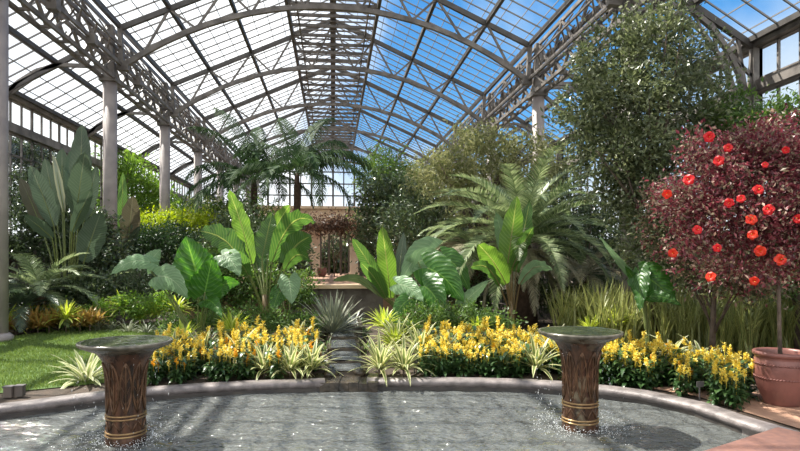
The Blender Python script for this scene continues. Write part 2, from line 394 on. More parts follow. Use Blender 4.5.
# outer walls
wn=0
for s,side in((-1,'left'),(1,'right')):
    w=tag(bpy.data.objects.new('wall_'+side,None),kind='structure'); col.objects.link(w)
    MB().box((s*9.2,(YA+YB)/2,1.1),(.3,YB-YA,2.2)).build('plinth',M['wallm'],w,False)
    m=MB(); m.box((s*9.2,(YA+YB)/2,5.3),(.25,YB-YA,.22)); m.build('beam',M['steel'],w,False)
    m=MB(); m.box((s*9.2,(YA+YB)/2,6.22),(.3,YB-YA,.16)); m.build('wall_plate',M['steel'],w,False)
    for k in range(len(T)-1):
        wn+=1; fr=tag(bpy.data.objects.new(f'window_{wn}',None),kind='structure'); col.objects.link(fr)
        m=MB(); y0,y1=T[k],T[k+1]
        for z0,z1,nv,nh in((2.2,5.14,9,5),(5.46,6.14,9,1)):
            for i in range(nv+1):
                y=y0+(y1-y0)*i/nv; m.bar((s*9.2,y,z0),(s*9.2,y,z1),.12 if i in(0,nv) else .05,.1 if i%3==0 else .05)
            for i in range(nh+1):
                z=z0+(z1-z0)*i/nh; m.bar((s*9.2,y0,z),(s*9.2,y1,z),.05)
        m.build('window_frame',M['steel'],fr,False)
        m=MB()
        for z0,z1 in((2.2,5.14),(5.46,6.14)): m.add([(s*9.21,y0,z0),(s*9.21,y1,z0),(s*9.21,y1,z1),(s*9.21,y0,z1)],[(0,1,2,3)])
        m.build('pane',M['wglass'],fr,False)
# end wall
we=tag(bpy.data.objects.new('wall_end',None),kind='structure'); col.objects.link(we); Y=YB
m=MB(); m.box((0,Y+.2,2.2),(18.4,.4,4.4)); m.build('masonry',M['beige'],we,False)
m=MB(); m.box((0,Y-.05,5.25),(18.4,.9,1.0)); m.box((0,Y-.15,5.85),(18.4,1.2,.22)); m.box((0,Y-.15,4.62),(18.4,1.1,.16)); m.build('cornice',M['beige'],we,False)
m=MB(); m.add([(-6.3,Y,5.9),(6.3,Y,5.9),(6.3,Y,8.15),(0,Y,10.9),(-6.3,Y,8.15)],[(0,1,2,3,4)]); m.build('pane',M['glass'],we,False)
m=MB()
for i in range(-7,8): m.bar((i*.9,Y-.05,5.9),(i*.9,Y-.05,roofz(i*.9)-.05),.10 if i%2 else .16)
for z in(6.9,7.9,8.9): 
    h=min(6.3,(10.85-z)/.45); m.bar((-h,Y-.05,z),(h,Y-.05,z),.10)
for s in(-1,1): m.bar((0,Y-.05,10.8),(s*6.3,Y-.05,8.1),.16)
m.build('window_frame',M['steel_dark'],we,False)
m=MB()
for s in(-1,1):
    m.add([(s*6.3,Y,4.4),(s*9.2,Y,4.4),(s*9.2,Y,6.2),(s*6.3,Y,7.9)],[(0,1,2,3)])
m.build('pane',M['glass'],we,False)

# ------------------------------------------------------------------ pool, ground
WZ=-.09; RZ=.05
pl=[(0,404),(30,400.5),(60,396.5),(100,391.5),(150,387),(200,383.5),(260,380.5),(325,378.5)]
pr=[(367,377.5),(430,377.5),(480,378),(530,379.5),(570,382),(610,386),(645,390.5)]
pr2=[(700,402),(745,417),(793,431)]
L3=[gr(x,y,RZ) for x,y in pl]; R3=[gr(x,y,RZ) for x,y in pr]; R4=[gr(x,y,RZ) for x,y in pr2]
near=[V((2.75,4.05,RZ)),V((1.7,3.35,RZ)),V((.3,3.0,RZ)),V((-1.5,2.95,RZ)),V((-3.3,3.3,RZ)),V((-4.7,4.1,RZ)),V((-5.3,5.1,RZ))]
loop=L3+R3+R4+near
def sweep(pts,prof,name,mat,parent=None,closed=False):
    m=MB(); n=len(pts); k=len(prof); vs=[]
    for i,p in enumerate(pts):
        a=pts[(i-1)%n] if (closed or i>0) else p; b=pts[(i+1)%n] if (closed or i<n-1) else p
        t=(b-a); t.z=0; t.normalize(); o=V((-t.y,t.x,0))
        for (u,z) in prof: vs.append(V((p.x,p.y,0))+o*u+V((0,0,z)))
    fs=[]
    rng_=range(n if closed else n-1)
    for i in rng_:
        for j in range(k-1):
            a=i*k+j; b=((i+1)%n)*k+j; fs.append((a,b,b+1,a+1))
    if not closed: fs.append(tuple(range(k))); fs.append(tuple(range((n-1)*k+k-1,(n-1)*k-1,-1)))
    m.add(vs,fs); return m.build(name,mat,parent,True)
# outward is +o for a clockwise... loop runs left->right along the far side, so +o points away from the viewer
prof=[(.09,-.1),(.11,.0),(.10,.03),(.06,.045),(-.06,.045),(-.105,.03),(-.12,.0),(-.11,-.03),(-.085,-.04),(-.085,-.1)]
def rimthing(pts,label):
    o=sweep(pts,prof,'pool_coping',M['stone']); return tag(o,label,'coping')
rimthing([V((-5.3,5.1,RZ))]+L3,'long curved stone coping of the pool, left of the water channel')
rimthing(R3+R4,'curved stone coping of the pool, right of the water channel')
o=sweep([R4[-1]]+near,[(.55,-.1),(.55,.055),(-.12,.055),(-.14,.0),(-.1,-.04),(-.1,-.1)],'pool_coping',M['brown']); tag(o,'reddish brown near edge of the pool at the bottom right corner','coping')
ib=sweep(loop,[(-.09,-.05),(-.09,-.24)],'pool_wall',M['poolwall'],None,True); tag(ib,kind='structure')
m=MB(); c0=V((.2,5.4,0)); vs=[];nL=len(loop)
for p in loop: 
    q=V((p.x,p.y,-.05)); vs.append(q)
for p in loop:
    d=V((p.x,p.y,0))-c0; d.normalize(); vs.append(V((c0.x+d.x*75,c0.y+d.y*75,-.05)))
m.add([v+V((0,0,.05)) for v in vs],[(i,(i+1)%nL,nL+(i+1)%nL,nL+i) for i in range(nL)])
fl=tag(m.build('floor',M['soil'],None,False),kind='structure')
m=MB(); m.add([V((p.x,p.y,-.24)) for p in loop],[tuple(range(nL))]); tag(m.build('pool_floor',M['poolwall'],None,False),kind='structure')
# water surface with ripple rings round each fountain
FL=gd(126,5.28,0); FR=gd(580,5.66,0)
def inside(x,y):
    c=False; j=nL-1
    for i in range(nL):
        a,b=loop[i],loop[j]
        if (a.y>y)!=(b.y>y) and x<(b.x-a.x)*(y-a.y)/(b.y-a.y)+a.x: c=not c
        j=i
    return c
def watz(x,y):
    h=0
    for f in(FL,FR):
        r=math.hypot(x-f.x,y-f.y); h+=.014*math.sin(r*24)*math.exp(-r*.75)*min(1,r/.25)
    h+=.010*noise.noise(V((x*1.6,y*2.6,0)))+.006*noise.noise(V((x*5,y*8,3)))
    return WZ+h
m=MB(); nx,ny=240,130; x0,x1,y0_,y1_=-5.7,5.2,2.7,8.3; idx={}; vs=[];fs=[]
for j in range(ny+1):
    for i in range(nx+1):
        x=x0+(x1-x0)*i/nx; y=y0_+(y1_-y0_)*j/ny; vs.append((x,y,watz(x,y)))
for j in range(ny):
    for i in range(nx):
        x=x0+(x1-x0)*(i+.5)/nx; y=y0_+(y1_-y0_)*(j+.5)/ny
        if inside(x,y): a=j*(nx+1)+i; fs.append((a,a+1,a+nx+2,a+nx+1))
used=sorted({i for f in fs for i in f}); mp={u:i for i,u in enumerate(used)}
m.add([vs[u] for u in used],[tuple(mp[i] for i in f) for f in fs])
tag(m.build('pool_water',M['water']),'rippled grey water filling the pool','water',kind='stuff')
# lawn
lp=[gr(x,y,0) for x,y in [(-60,399),(-20,396),(20,392),(60,388),(100,384),(140,381),(165,378),(160,360),(168,345),(190,333),(200,325),(150,324),(110,326),(60,331),(8,338),(-60,348)]]
m=MB(); m.add([p+V((0,0,.012)) for p in lp],[tuple(range(len(lp)))])
lawn=tag(m.build('lawn',M['grass_base'],None,False),'smooth mown green lawn left of the pool','lawn',kind='stuff')
def inpoly(x,y,P):
    c=False; j=len(P)-1
    for i in range(len(P)):
        a,b=P[i],P[j]
        if (a.y>y)!=(b.y>y) and x<(b.x-a.x)*(y-a.y)/(b.y-a.y)+a.x: c=not c
        j=i
    return c
xs=[p.x for p in lp]; ys=[p.y for p in lp]; pts=[]
while len(pts)<36000:
    x,y=U(min(xs),max(xs)),U(min(ys),max(ys))
    if inpoly(x,y,lp) and random.random()<min(1,(9/y)**2+.25): pts.append((x,y,.03))
m=MB(); A=np.array(pts); m.leaves(A,.05,.16,0,-3.0); m.build('grass_blade',M['blade'],lawn,False)['kind']='stuff'
# tan paving beside the pot, and the path
pv=[gr(x,y,.0)+V((0,0,.012)) for x,y in [(650,389),(700,398),(745,413),(800,430),(900,450),(960,420),(860,398),(760,393),(700,386)]]
m=MB(); m.add(pv,[tuple(range(len(pv)))]); tag(m.build('path',M['paving'],None,False),kind='structure')

# ------------------------------------------------------------------ fountains
def fountain(loc,label):
    r=empty('fountain',(loc.x,loc.y,-.24),label,'fountain','pedestal fountains standing in the pool')
    z0=.3-.15  # water line in local z
    prof=[(.0,0),(.188,0),(.188,z0+.04),(.180,z0+.07),(.178,z0+.12),(.178,z0+.22),(.174,z0+.34),(.174,z0+.5),(.178,z0+.6),(.19,z0+.69),(.215,z0+.77),(.26,z0+.835),(.30,z0+.865)]
    MB().lathe(prof,64).build('pedestal',M['bronze_metal'],r)
    MB().lathe([(.0,z0+.84),(.27,z0+.845),(.34,z0+.875),(.40,z0+.90),(.43,z0+.915),(.437,z0+.93),(.43,z0+.945),(.41,z0+.945)],72).build('basin_rim',M['rimstone'],r)
    MB().lathe([(.41,z0+.945),(.36,z0+.935),(.2,z0+.92),(0.0,z0+.915)],72).build('basin_bowl',M['patina'],r)
    m=MB(); n=72; vs=[]; 
    for j in range(9):
        rr=.405*j/8
        for k in range(n): a=2*PI*k/n; vs.append((rr*math.cos(a),rr*math.sin(a),z0+.945+.004*math.sin(rr*60+k*.3)))
    m.add(vs,[(j*n+k,j*n+(k+1)%n,(j+1)*n+(k+1)%n,(j+1)*n+k) for j in range(8) for k in range(n)])
    m.build('basin_water',M['dish'],r)
    for zz,w in((.075,.184),(.105,.182),(.235,.182),(.265,.181)):
        m=MB(); P=[((w)*math.cos(a),(w)*math.sin(a),z0+zz) for a in [2*PI*k/40 for k in range(41)]]
        m.tube(P,.009,6).build('raised_band',M['band'],r)
    def rad(z):
        for (ra,za),(rb,zb) in zip(prof[1:-1],prof[2:]):
            if za<=z<=zb: return ra+(rb-ra)*(z-za)/max(1e-6,zb-za)
        return .3
    m=MB()
    for k in range(10):     # raised pointed leaf outlines round the shaft
        a0=2*PI*k/10
        for sg in(-1,1):
            P=[]
            for i in range(13):
                q=i/12; z=z0+.29+q*.47; w=math.sin(PI*min(1,q*1.0))**.8*.28
                rr=rad(z)+.004; P.append((rr*math.cos(a0+sg*w),rr*math.sin(a0+sg*w),z))
            m.tube(P,.009,5)
        P=[((rad(z0+z)+.003)*math.cos(a0),(rad(z0+z)+.003)*math.sin(a0),z0+z) for z in[.3+.04*i for i in range(12)]]
        m.tube(P,.008,5)
        for z in(.36,.46,.56):
            for sg in(-1,1):
                P=[((rad(z0+z+i*.02)+.003)*math.cos(a0+sg*.055*i),(rad(z0+z+i*.02)+.003)*math.sin(a0+sg*.055*i),z0+z+i*.02) for i in range(5)]
                m.tube(P,.004,4)
    for k in range(20):     # zigzag between the two bands
        a=2*PI*k/20; b=2*PI*(k+1)/20; za,zb=(.13,.215) if k%2 else (.215,.13)
        m.bar((.182*math.cos(a),.182*math.sin(a),z0+za),(.182*math.cos(b),.182*math.sin(b),z0+zb),.009)
    m.build('leaf_relief',M['relief'],r)
    return r
f1=fountain(FL,'wet bronze pedestal fountain with wide dish, nearer one, in front of the lawn')
f2=fountain(FR,'wet bronze pedestal fountain with wide dish, in front of the yellow flowers at right')
f1.scale=(.92,.92,.96); f2.scale=(.92,.92,1)
def drops(f,label):
    m=MB(); z0=WZ
    def drop(p,s,l=1):
        p=V(p); m.add([p+V((s,0,0)),p+V((0,s,0)),p+V((-s,0,0)),p+V((0,-s,0)),p+V((0,0,s*l)),p+V((0,0,-s*l))],[(0,1,4),(1,2,4),(2,3,4),(3,0,4),(1,0,5),(2,1,5),(3,2,5),(0,3,5)])
    for k in range(34):      # threads of drops falling off the lip
        a=U(0,2*PI)
        for i in range(random.randint(2,7)):
            z=U(WZ,.78); r=.405+.015*U(-1,1); drop((f.x+r*math.cos(a)+U(-.01,.01),f.y+r*math.sin(a),z),U(.0015,.0035),random.choice((1,3,5)))
    for k in range(420):     # splash on the water
        a=U(0,2*PI); r=abs(random.gauss(.40,.09)); h=abs(random.gauss(0,.035)); drop((f.x+r*math.cos(a),f.y+r*math.sin(a),WZ+.012+h),U(.002,.005))
    for k in range(260):
        a=U(0,2*PI); r=.215+abs(random.gauss(0,.03)); drop((f.x+r*math.cos(a),f.y+r*math.sin(a),WZ+.012+abs(random.gauss(0,.02))),U(.002,.006))
    tag(m.build('water_spray',M['foam']),label,'water spray',kind='stuff')
drops(FL,'falling drops and splashes round the left fountain'); drops(FR,'falling drops and splashes round the right fountain')

# ------------------------------------------------------------------ plant builders
def arc(base,az,el,L,droop,n=8,pw=1.3):
    P=[V(base)]; e=el
    for i in range(n):
        e=el-droop*((i+1)/n)**pw
        P.append(P[-1]+V((math.cos(az)*math.cos(e),math.sin(az)*math.cos(e),math.sin(e)))*(L/n))
    return P
def prof_strap(n,w,base=.5): return [w*(base+(1-base)*min(1,i/n*3))*(1-(i/n)**2.6)**.9+.0008 for i in range(n+1)]
def prof_paddle(n,w): return [w*max(.01,math.sin(PI*min(1,(i/n)*.97+.03))**.55)*(1-.25*(i/n)) for i in range(n+1)]
def prof_heart(n,w): 
    out=[]
    for i in range(n+1):
        q=i/n; out.append(w*max(.012,(min(1,(q+.10)/.28)**.6)*(1-q**1.7)**.85))
    return out
def rosette(m,c,n,L,w,el=(25,85),droop=1.2,fold=.25,cols=2,seg=6,base=.5,jit=.03):
    for k in range(n):
        az=k*2.39996+U(-.25,.25); q=k/max(1,n-1); e=R(el[0]+(el[1]-el[0])*q+U(-6,6)); l=L*U(.75,1.08)
        b=V(c)+V((math.cos(az)*jit,math.sin(az)*jit,0)); P=arc(b,az,e,l,droop*U(.6,1.2)*(1-.4*q),seg)
        m.blade(P,prof_strap(seg,w*U(.8,1.1),base),(-math.sin(az),math.cos(az),0),fold,cols)
def blobs_pts(blobs,n,clump=.3,per=40,surf=.35):
    """points bunched into twigs that fill a set of ellipsoids, and outward directions"""
    vol=np.array([b[1][0]*b[1][1]*b[1][2] for b in blobs])**.8; vol/=vol.sum(); P=[];O=[];C=[]
    for (c,r),q in zip(blobs,vol):
        nc=max(3,int(n*q/per)); d=rng.normal(size=(nc,3)); d/=np.linalg.norm(d,axis=1)[:,None]; rad=rng.random(nc)**surf
        cc=np.array(c)+d*rad[:,None]*np.array(r); C.append(cc)
        pp=cc[:,None,:]+rng.normal(size=(nc,per,3))*clump*.5; P.append(pp.reshape(-1,3)); O.append(np.repeat(d,per,0))
    return np.concatenate(P),np.concatenate(O),np.concatenate(C)
def shrub(name,label,cat,base,blobs,n,size,mat,group=None,clump=.3,asp=.45,up=.5,droop=0,trunk=.05,per=40,bark='bark',stems=10,extra=None,zmin=.02,stemname='trunk'):
    base=V(base); r=empty(name,base,label,cat,group)
    bl=[(tuple(V(c)-base),rr) for c,rr in blobs]
    P,O,C=blobs_pts(bl,n,clump,per); keep=P[:,2]>zmin-base.z; P,O=P[keep],O[keep]
    m=MB(); m.leaves(P,size,asp,up,droop,O); f=m.build('foliage',M[mat],r,False)
    kid(r,f)
    t=MB(); zc=np.mean([b[0][2] for b in bl]); top=V((np.mean([b[0][0] for b in bl]),np.mean([b[0][1] for b in bl]),zc))
    t.tube([V((0,0,-.03)),V((top.x*.3+U(-.05,.05),top.y*.3,zc*.45)),top],[trunk,trunk*.8,trunk*.35],7)
    for i in range(stems):
        c=C[random.randrange(len(C))]; q=U(.25,.85); a=V((0,0,0)).lerp(top,q); a.x=top.x*.3*min(1,q*2) if q<.5 else a.x
        cc=V(c)
        if cc.z+base.z<.1: continue
        t.tube([a,a.lerp(cc,.5)+V((0,0,.06)),cc],[trunk*.4,trunk*.25,trunk*.1],5)
    k=t.build(stemname,M[bark],r); kid(r,k)
    if extra:
        for (fr,mt,nm) in extra:
            idx=rng.random(len(P))<fr; m=MB(); m.leaves(P[idx]+O[idx]*.06,size*1.05,asp,up,droop,O[idx]); kid(r,m.build(nm,M[mt],r,False))
    return r
def pxblob(px,py,zc,rx,ry,rd=None):
    """ellipsoid centred at a pixel and distance, radii given in pixels at that distance"""
    k=zc/F; return (at(px,py,zc),(rx*k,(rd if rd else rx*k),ry*k))

def frond(P,nl,ll,mat,parent,lw=.018,hang=.5,vee=.35,name='frond',ang=55,rr=.012,tipq=.25):
    m=MB(); N_=len(P)-1; P=[V(p) for p in P]
    m.tube(P,[rr*(1-.8*i/N_) for i in range(N_+1)],4)
    for i in range(nl):
        q=.12+.88*(i+.5)/nl; f=q*N_; a=int(min(f,N_-1)); p=P[a].lerp(P[a+1],f-a); t=(P[a+1]-P[a]).normalized()
        sd=t.cross(V((0,0,1))); sd=sd.normalized() if sd.length>.05 else V((1,0,0)); up=sd.cross(t)
        l=ll*(math.sin(PI*min(1,(q*.85+.12)))**.6)*(1 if q<.85 else max(tipq,1-(q-.85)*3))
        for s in(-1,1):
            an=R(ang-q*20+U(-5,5)); d=(sd*s*math.sin(an)+t*math.cos(an)+up*vee).normalized()
            d1=(d+V((0,0,-hang*U(.6,1.3)))).normalized(); p1=p+d*l*.45; p2=p1+d1*l*.55; w=V(t)*lw
            m.add([p-w*.5,p+w*.5,p1+w*.55,p1-w*.55,p2],[(0,1,2,3),(3,2,4)],[(0,0),(1,0),(1,.5),(0,.5),(.5,1)])
    return m.build(name,M[mat],parent,False)
def leafpx(root,base,s,t,wpx,mat='banana',stalk='stalk',bend=.12,face=0,kind='paddle',ripple=.02,stalk_from=None,fold=.12,dz=0,cols=6,sr=.014,mid=None):
    """a big leaf: stalk from the plant base to s, blade from s to tip t.  s,t = (px,py,distance)"""
    S=at(*s)-root.location; Tt=at(*t)-root.location; B=V(base); L=(Tt-S).length; n=12
    up=V((0,0,1)); out=V((Tt.x-S.x,Tt.y-S.y,0))
    P=[S.lerp(Tt,i/n)+up*(bend*L*math.sin(PI*(i/n)**.9)) for i in range(n+1)]
    t_=(Tt-S).normalized(); view=V((0-root.location.x,0-root.location.y,EYE-1.2)).normalized()
    sd=t_.cross(view).normalized(); sd=Matrix.Rotation(R(face),3,t_)@sd
    w=wpx*s[2]/F/2
    pf=prof_paddle(n,w) if kind=='paddle' else prof_heart(n,w)
    m=MB()
    if kind=='paddle':
        W=[x*(1+.05*math.sin(i*2.1+w*9)) for i,x in enumerate(pf)]
        m.blade(P,W,sd,fold,cols,ripple,14,U(0,6))
    else:
        # heart blade: two rear lobes behind the stalk, scalloped edge
        n2=18; P2=[S.lerp(Tt,i/n2)+up*(bend*L*math.sin(PI*(i/n2))) for i in range(n2+1)]
        vs=[];uv=[];fs=[]; c1=9
        for i,p in enumerate(P2):
            q=i/n2; ww=prof_heart(n2,w)[i]*(1+.05*math.sin(i*2.4)); 
            a=(P2[min(i+1,n2)]-P2[max(i-1,0)]).normalized(); s_=(sd-a*sd.dot(a)).normalized(); nm=s_.cross(a)
            if nm.z<0: nm=-nm
            for j in range(c1):
                u=2*j/(c1-1)-1; back=-.30*L*max(0,1-q*3.2)*abs(u)**.7
                vs.append(p+s_*(u*ww)+a*back+nm*(fold*abs(u)*ww+ripple*math.sin(i*1.9+j*.5)*abs(u)-.25*u*u*ww)); uv.append((j/(c1-1),q))
        fs=[(i*c1+j,i*c1+j+1,(i+1)*c1+j+1,(i+1)*c1+j) for i in range(n2) for j in range(c1-1)]
        m.add(vs,fs,uv)
    lf=m.build('leaf',M[mat],root)
    D=(S-B); q=B.lerp(S,.5)+V((D.x,D.y,0))*-.12+V((0,0,D.length*.04))
    cp=[ (B*(1-x)**2+q*2*x*(1-x)+S*x*x) for x in[i/7 for i in range(8)]]
    if kind=='paddle': cp+= [P[2],P[5],P[8]]; rad=[sr*1.5*(1-.5*i/7) for i in range(8)]+[sr*.6,sr*.45,sr*.25]
    else: rad=[sr*1.4*(1-.5*i/7) for i in range(8)]
    MB().tube(cp,rad,6).build('leaf_stalk',M[stalk],lf)
    return lf
# ------------------------------------------------------------------ water channel, terrace, doorway
steps=[(7.75,8.3,.02,.56),(8.32,9.15,.06,.50),(9.17,10.1,.11,.52),(10.12,11.3,.16,.50),(11.32,13.2,.22,.8)]
SN=['lowest','second lowest','middle','second highest','highest']
for i,(a,b,z,w) in enumerate(steps):
    pa=gd(346-1.0*i,a,0); pb=gd(345-1.0*i,b+.12,0); d=pb-pa; ang=math.atan2(d.y,d.x)-PI/2
    m=MB(); n=6; c=(pa+pb)/2; M3=Matrix.Rotation(ang,3,'Z'); L=d.length
    # rough-edged slab
    top=[];bot=[]
    for k in range(20):
        t=k/20*4; s=int(t); f=t-s
        x,y=[(-1+2*f,-1),(1,-1+2*f),(1-2*f,1),(-1,1-2*f)][s]
        j=1+U(-.07,.07); p=c+M3@V((x*w/2*j,y*L/2*(1+U(-.02,.02)),0)); top.append(V((p.x,p.y,z+.03+U(-.006,.006)))); bot.append(V((p.x,p.y,-.04)))
    m.add(top+bot,[tuple(range(20))]+[(k+20,(k+1)%20+20,(k+1)%20,k) for k in range(20)])
    tag(m.build('stone_step',M['slab'],None,False),f'wet dark slab of the little water channel, the {SN[i]} of the five','stone step','slabs stepping up the water channel')
    m=MB(); N_=10; vs=[]
    q0=pa.lerp(pb,.02); 
    for jx in range(N_+1):
        for jy in range(N_+1):
            p=c+M3@V(((jx/N_-.5)*w*.78,(jy/N_-.5)*L*.9,0)); vs.append((p.x,p.y,z+.041+.008*noise.noise(p*9)))
    m.add(vs,[(x*(N_+1)+y,(x+1)*(N_+1)+y,(x+1)*(N_+1)+y+1,x*(N_+1)+y+1) for x in range(N_) for y in range(N_)])
    tag(m.build('channel_water',M['water']),f'thin sheet of water running over the {SN[i]} slab','water','water on the channel slabs','stuff')
m=MB(); pa=gd(346,7.22,0); pb=gd(346,7.78,0); M3=Matrix.Rotation(-TH,3,'Z'); c=(pa+pb)/2
for i in range(7):
    x=-.36+.12*i; q=c+M3@V((x,U(-.02,.02),-.16+U(-.01,.01))); m.box((q.x,q.y,q.z),(.115,.6,.36),-TH)
tag(m.build('spillway_stone',M['slab'],None,False),'wet dark stone lip where the channel spills into the pool','spillway')
# boulders edging the channel
mouth=[(333,384,.13),(361,383,.12),(326,372,.09),(367,372,.09)]
m=MB()
for k,(x,y,s) in enumerate([(331,377,.085),(360,376,.08),(329,366,.09),(362,365,.09),(331,354,.09),(360,353,.1),(331,343,.1),(360,342,.1)]):
    p=gr(x,y,0); mm=MB(); vs=[];n1,n2=8,6
    for j in range(n2+1):
        for i in range(n1):
            a=2*PI*i/n1; b=PI*j/n2; r=s*(1+.25*noise.noise(V((k*3+math.cos(a)*2,math.sin(a)*2,b*1.5))))
            vs.append((r*1.2*math.sin(b)*math.cos(a),r*math.sin(b)*math.sin(a),r*.75*math.cos(b)))
    mm.add(vs,[(j*n1+i,j*n1+(i+1)%n1,(j+1)*n1+(i+1)%n1,(j+1)*n1+i) for j in range(n2) for i in range(n1)])
    o=mm.build('edging_stone',M['slab'],None,True,(p.x,p.y,.04)); tag(o,'small dark wet stone edging the water channel','stone','stones edging the water channel')
for k,(x,y) in enumerate([(327,352,),(365,352),(328,338),(362,336),(331,327),(358,326)]):
    q=gr(x,y,0); r=empty('fern',q,'small dark green fern tuft hanging over the channel edge','fern','ferns edging the water channel'); m=MB()
    rosette(m,(0,0,.03),26,.26,.016,(5,75),1.4,.2,2,5); m.build('foliage',M['green'],r)
wl=gd(300,14.2); wr=gd(372,14.2); d=(wr-wl); ang=math.atan2(d.y,d.x); c=(wl+wr)/2
m=MB(); 
m.box((c.x,c.y+.2,.42),(2.3,.4,.84),0); tag(m.build('wall_terrace',M['wallm'],None,False),kind='structure')
m=MB(); m.box((c.x,c.y+.15,.88),(2.4,.62,.09)); tag(m.build('trim_1',M['beige'],None,False),kind='structure')
m=MB(); m.box((c.x-.3,c.y+9.6,.42),(7,18,.78)); tag(m.build('terrace_floor',M['paving'],None,False),kind='structure')
# pavilion doorway
zc=25; a=gd(316,zc,.81); b=gd(354,zc,.81)
pv=empty('garden_pavilion',((a.x+b.x)/2,a.y,.81),'pale beige stone doorway with glazed lattice behind, at the end of the water channel','pavilion')
hw=(b-a).length/2
for s in(-1,1):
    m=MB(); m.box((s*hw,0,1.0),(.34,.34,1.9)); m.box((s*hw,0,.08),(.44,.44,.16)); m.box((s*hw,0,1.9),(.46,.46,.12)); m.build('post',M['post'],pv,False)
    m=MB(); m.box((s*(hw+1.9),.1,1.0),(.34,.34,1.9)); m.build('post',M['post'],pv,False)
    m=MB(); m.box((s*(hw+.95),.15,.35),(1.6,.2,.7)); m.build('side_wall',M['wallm'],pv,False)
m=MB(); m.box((0,0,2.08),(2*hw+4.6,.5,.26)); m.box((0,0,2.24),(2*hw+4.8,.7,.1)); m.build('lintel',M['beige'],pv,False)
m=MB()
for i in range(9):
    x=-hw+.2+(2*hw-.4)*i/8
    if 3<=i<=5: continue
    m.bar((x,1.5,0),(x,1.5,1.9),.035)
for z in(.05,.65,1.25,1.88):
    m.bar((-hw+.2,1.5,z),(-.25 if z<1.8 else hw,1.5,z),.035); m.bar((.25,1.5,z),(hw-.2,1.5,z),.035)
for s in(-1,1): m.bar((s*.25,1.5,0),(s*.25,1.5,1.9),.07); m.bar((s*(hw-.18),1.5,0),(s*(hw-.18),1.5,1.9),.08)
m.build('lattice_door',M['steel_dark'],pv,False)
p=gd(322,24.4,.81)
def pot_mesh(r,h,bands=True):
    prof=[(0,0),(r*.62,0),(r*.66,h*.04),(r*.84,h*.25),(r*.96,h*.5),(r*1.0,h*.7),(r*.97,h*.85),(r*.93,h*.9),(r*.99,h*.915),(r*1.04,h*.94),(r*1.04,h*.985),(r*1.0,h),(r*.9,h),(r*.87,h*.96),(r*.85,h*.88)]
    return prof
m=MB().lathe(pot_mesh(.2,.38),24); tag(m.build('flower_pot',M['terracotta'],None,True,(p.x,p.y,.81)),'small far-off orange clay pot standing in the pale doorway','flower pot')

# ------------------------------------------------------------------ big pot and hibiscus
zp=6.2; c=gd(782,zp,0.0); 
pot=empty('clay_pot',(c.x,c.y,.012),'large terracotta pot with rope bands holding the red hibiscus','plant pot')
pr_=pot_mesh(.265,.56); MB().lathe(pr_,64).build('vessel',M['terracotta'],pot)
for z,r in((.165,.222),(.285,.256),(.43,.266)):
    m=MB(); n=56
    for k in range(n):
        a=2*PI*k/n; b=2*PI*(k+.8)/n; m.tube([(r*math.cos(a),r*math.sin(a),z-.006),(r*math.cos(b),r*math.sin(b),z+.008)],.008,5)
    m.build('rope_band',M['terracotta'],pot)
MB().lathe([(0,.5),(.23,.5)],32).build('soil',M['soil'],pot)
base=V((c.x-.02,c.y,.5))
hb=empty('hibiscus_tree',base,'maroon-leaved hibiscus standard with bright red flowers growing from the terracotta pot','hibiscus')
bl=[pxblob(752,180,6.3,48,52,.55),pxblob(790,170,6.4,40,48,.5),pxblob(728,215,6.2,40,40,.5),pxblob(775,225,6.1,44,38,.5),pxblob(700,205,6.3,34,42,.45),pxblob(770,150,6.4,48,32,.5),pxblob(725,160,6.4,34,30,.45),pxblob(805,140,6.5,30,30,.4),pxblob(692,150,6.4,20,18,.25),pxblob(672,200,6.3,20,22,.25),pxblob(760,262,6.1,60,24,.4),pxblob(820,220,6.2,40,55,.5),pxblob(690,250,6.2,22,28,.35)]
P,O,C=blobs_pts([(tuple(V(q[0])-base),q[1]) for q in bl],30000,.15,34,.45)
dr=rng.random(len(P)); low=P[:,2]+base.z<1.72
dark=(dr<.72); m=MB(); m.leaves(P[dark],.05,.5,.5,0,O[dark]); m.build('foliage',M['maroon'],hb,False)
m=MB(); m.leaves(P[~dark],.05,.5,.6,0,O[~dark]); m.build('foliage',M['rose'],hb,False)
t=MB(); top=at(778,262,6.2)-base; t.tube([(0,0,-.02),(-.01,0,.3),top*.6,top],[.022,.02,.019,.018],8)
for k in range(26):
    cc=V(C[random.randrange(len(C))]); t.tube([top*U(.85,1),top.lerp(cc,.5)+V((0,0,.05)),cc],[.014,.009,.004],5)
t.build('trunk',M['bark'],hb)
def flower(root,p,s,mat,face):
    f=face.normalized(); x=f.orthogonal().normalized(); x=Matrix.Rotation(U(0,6),3,f)@x; y=f.cross(x); m=MB(); p=V(p)
    for k in range(5):
        a=2*PI*k/5+U(-.1,.1); d=x*math.cos(a)+y*math.sin(a); sd=f.cross(d)
        Pp=[p+d*s*(q)*.55+f*s*(.22*math.sin(q*2.2)-.12*q*q) for q in[i/6 for i in range(7)]]
        m.blade(Pp,[s*w*.30 for w in(.25,.6,.9,1.05,1.0,.75,.3)],sd,.12,4,s*.03,9,U(0,6))
    o=m.build('flower',M[mat],root)
    MB().tube([p,p+f*s*.3,p+f*s*.48],[s*.03,s*.02,s*.035],5).build('stamen',M['stamen'],o)
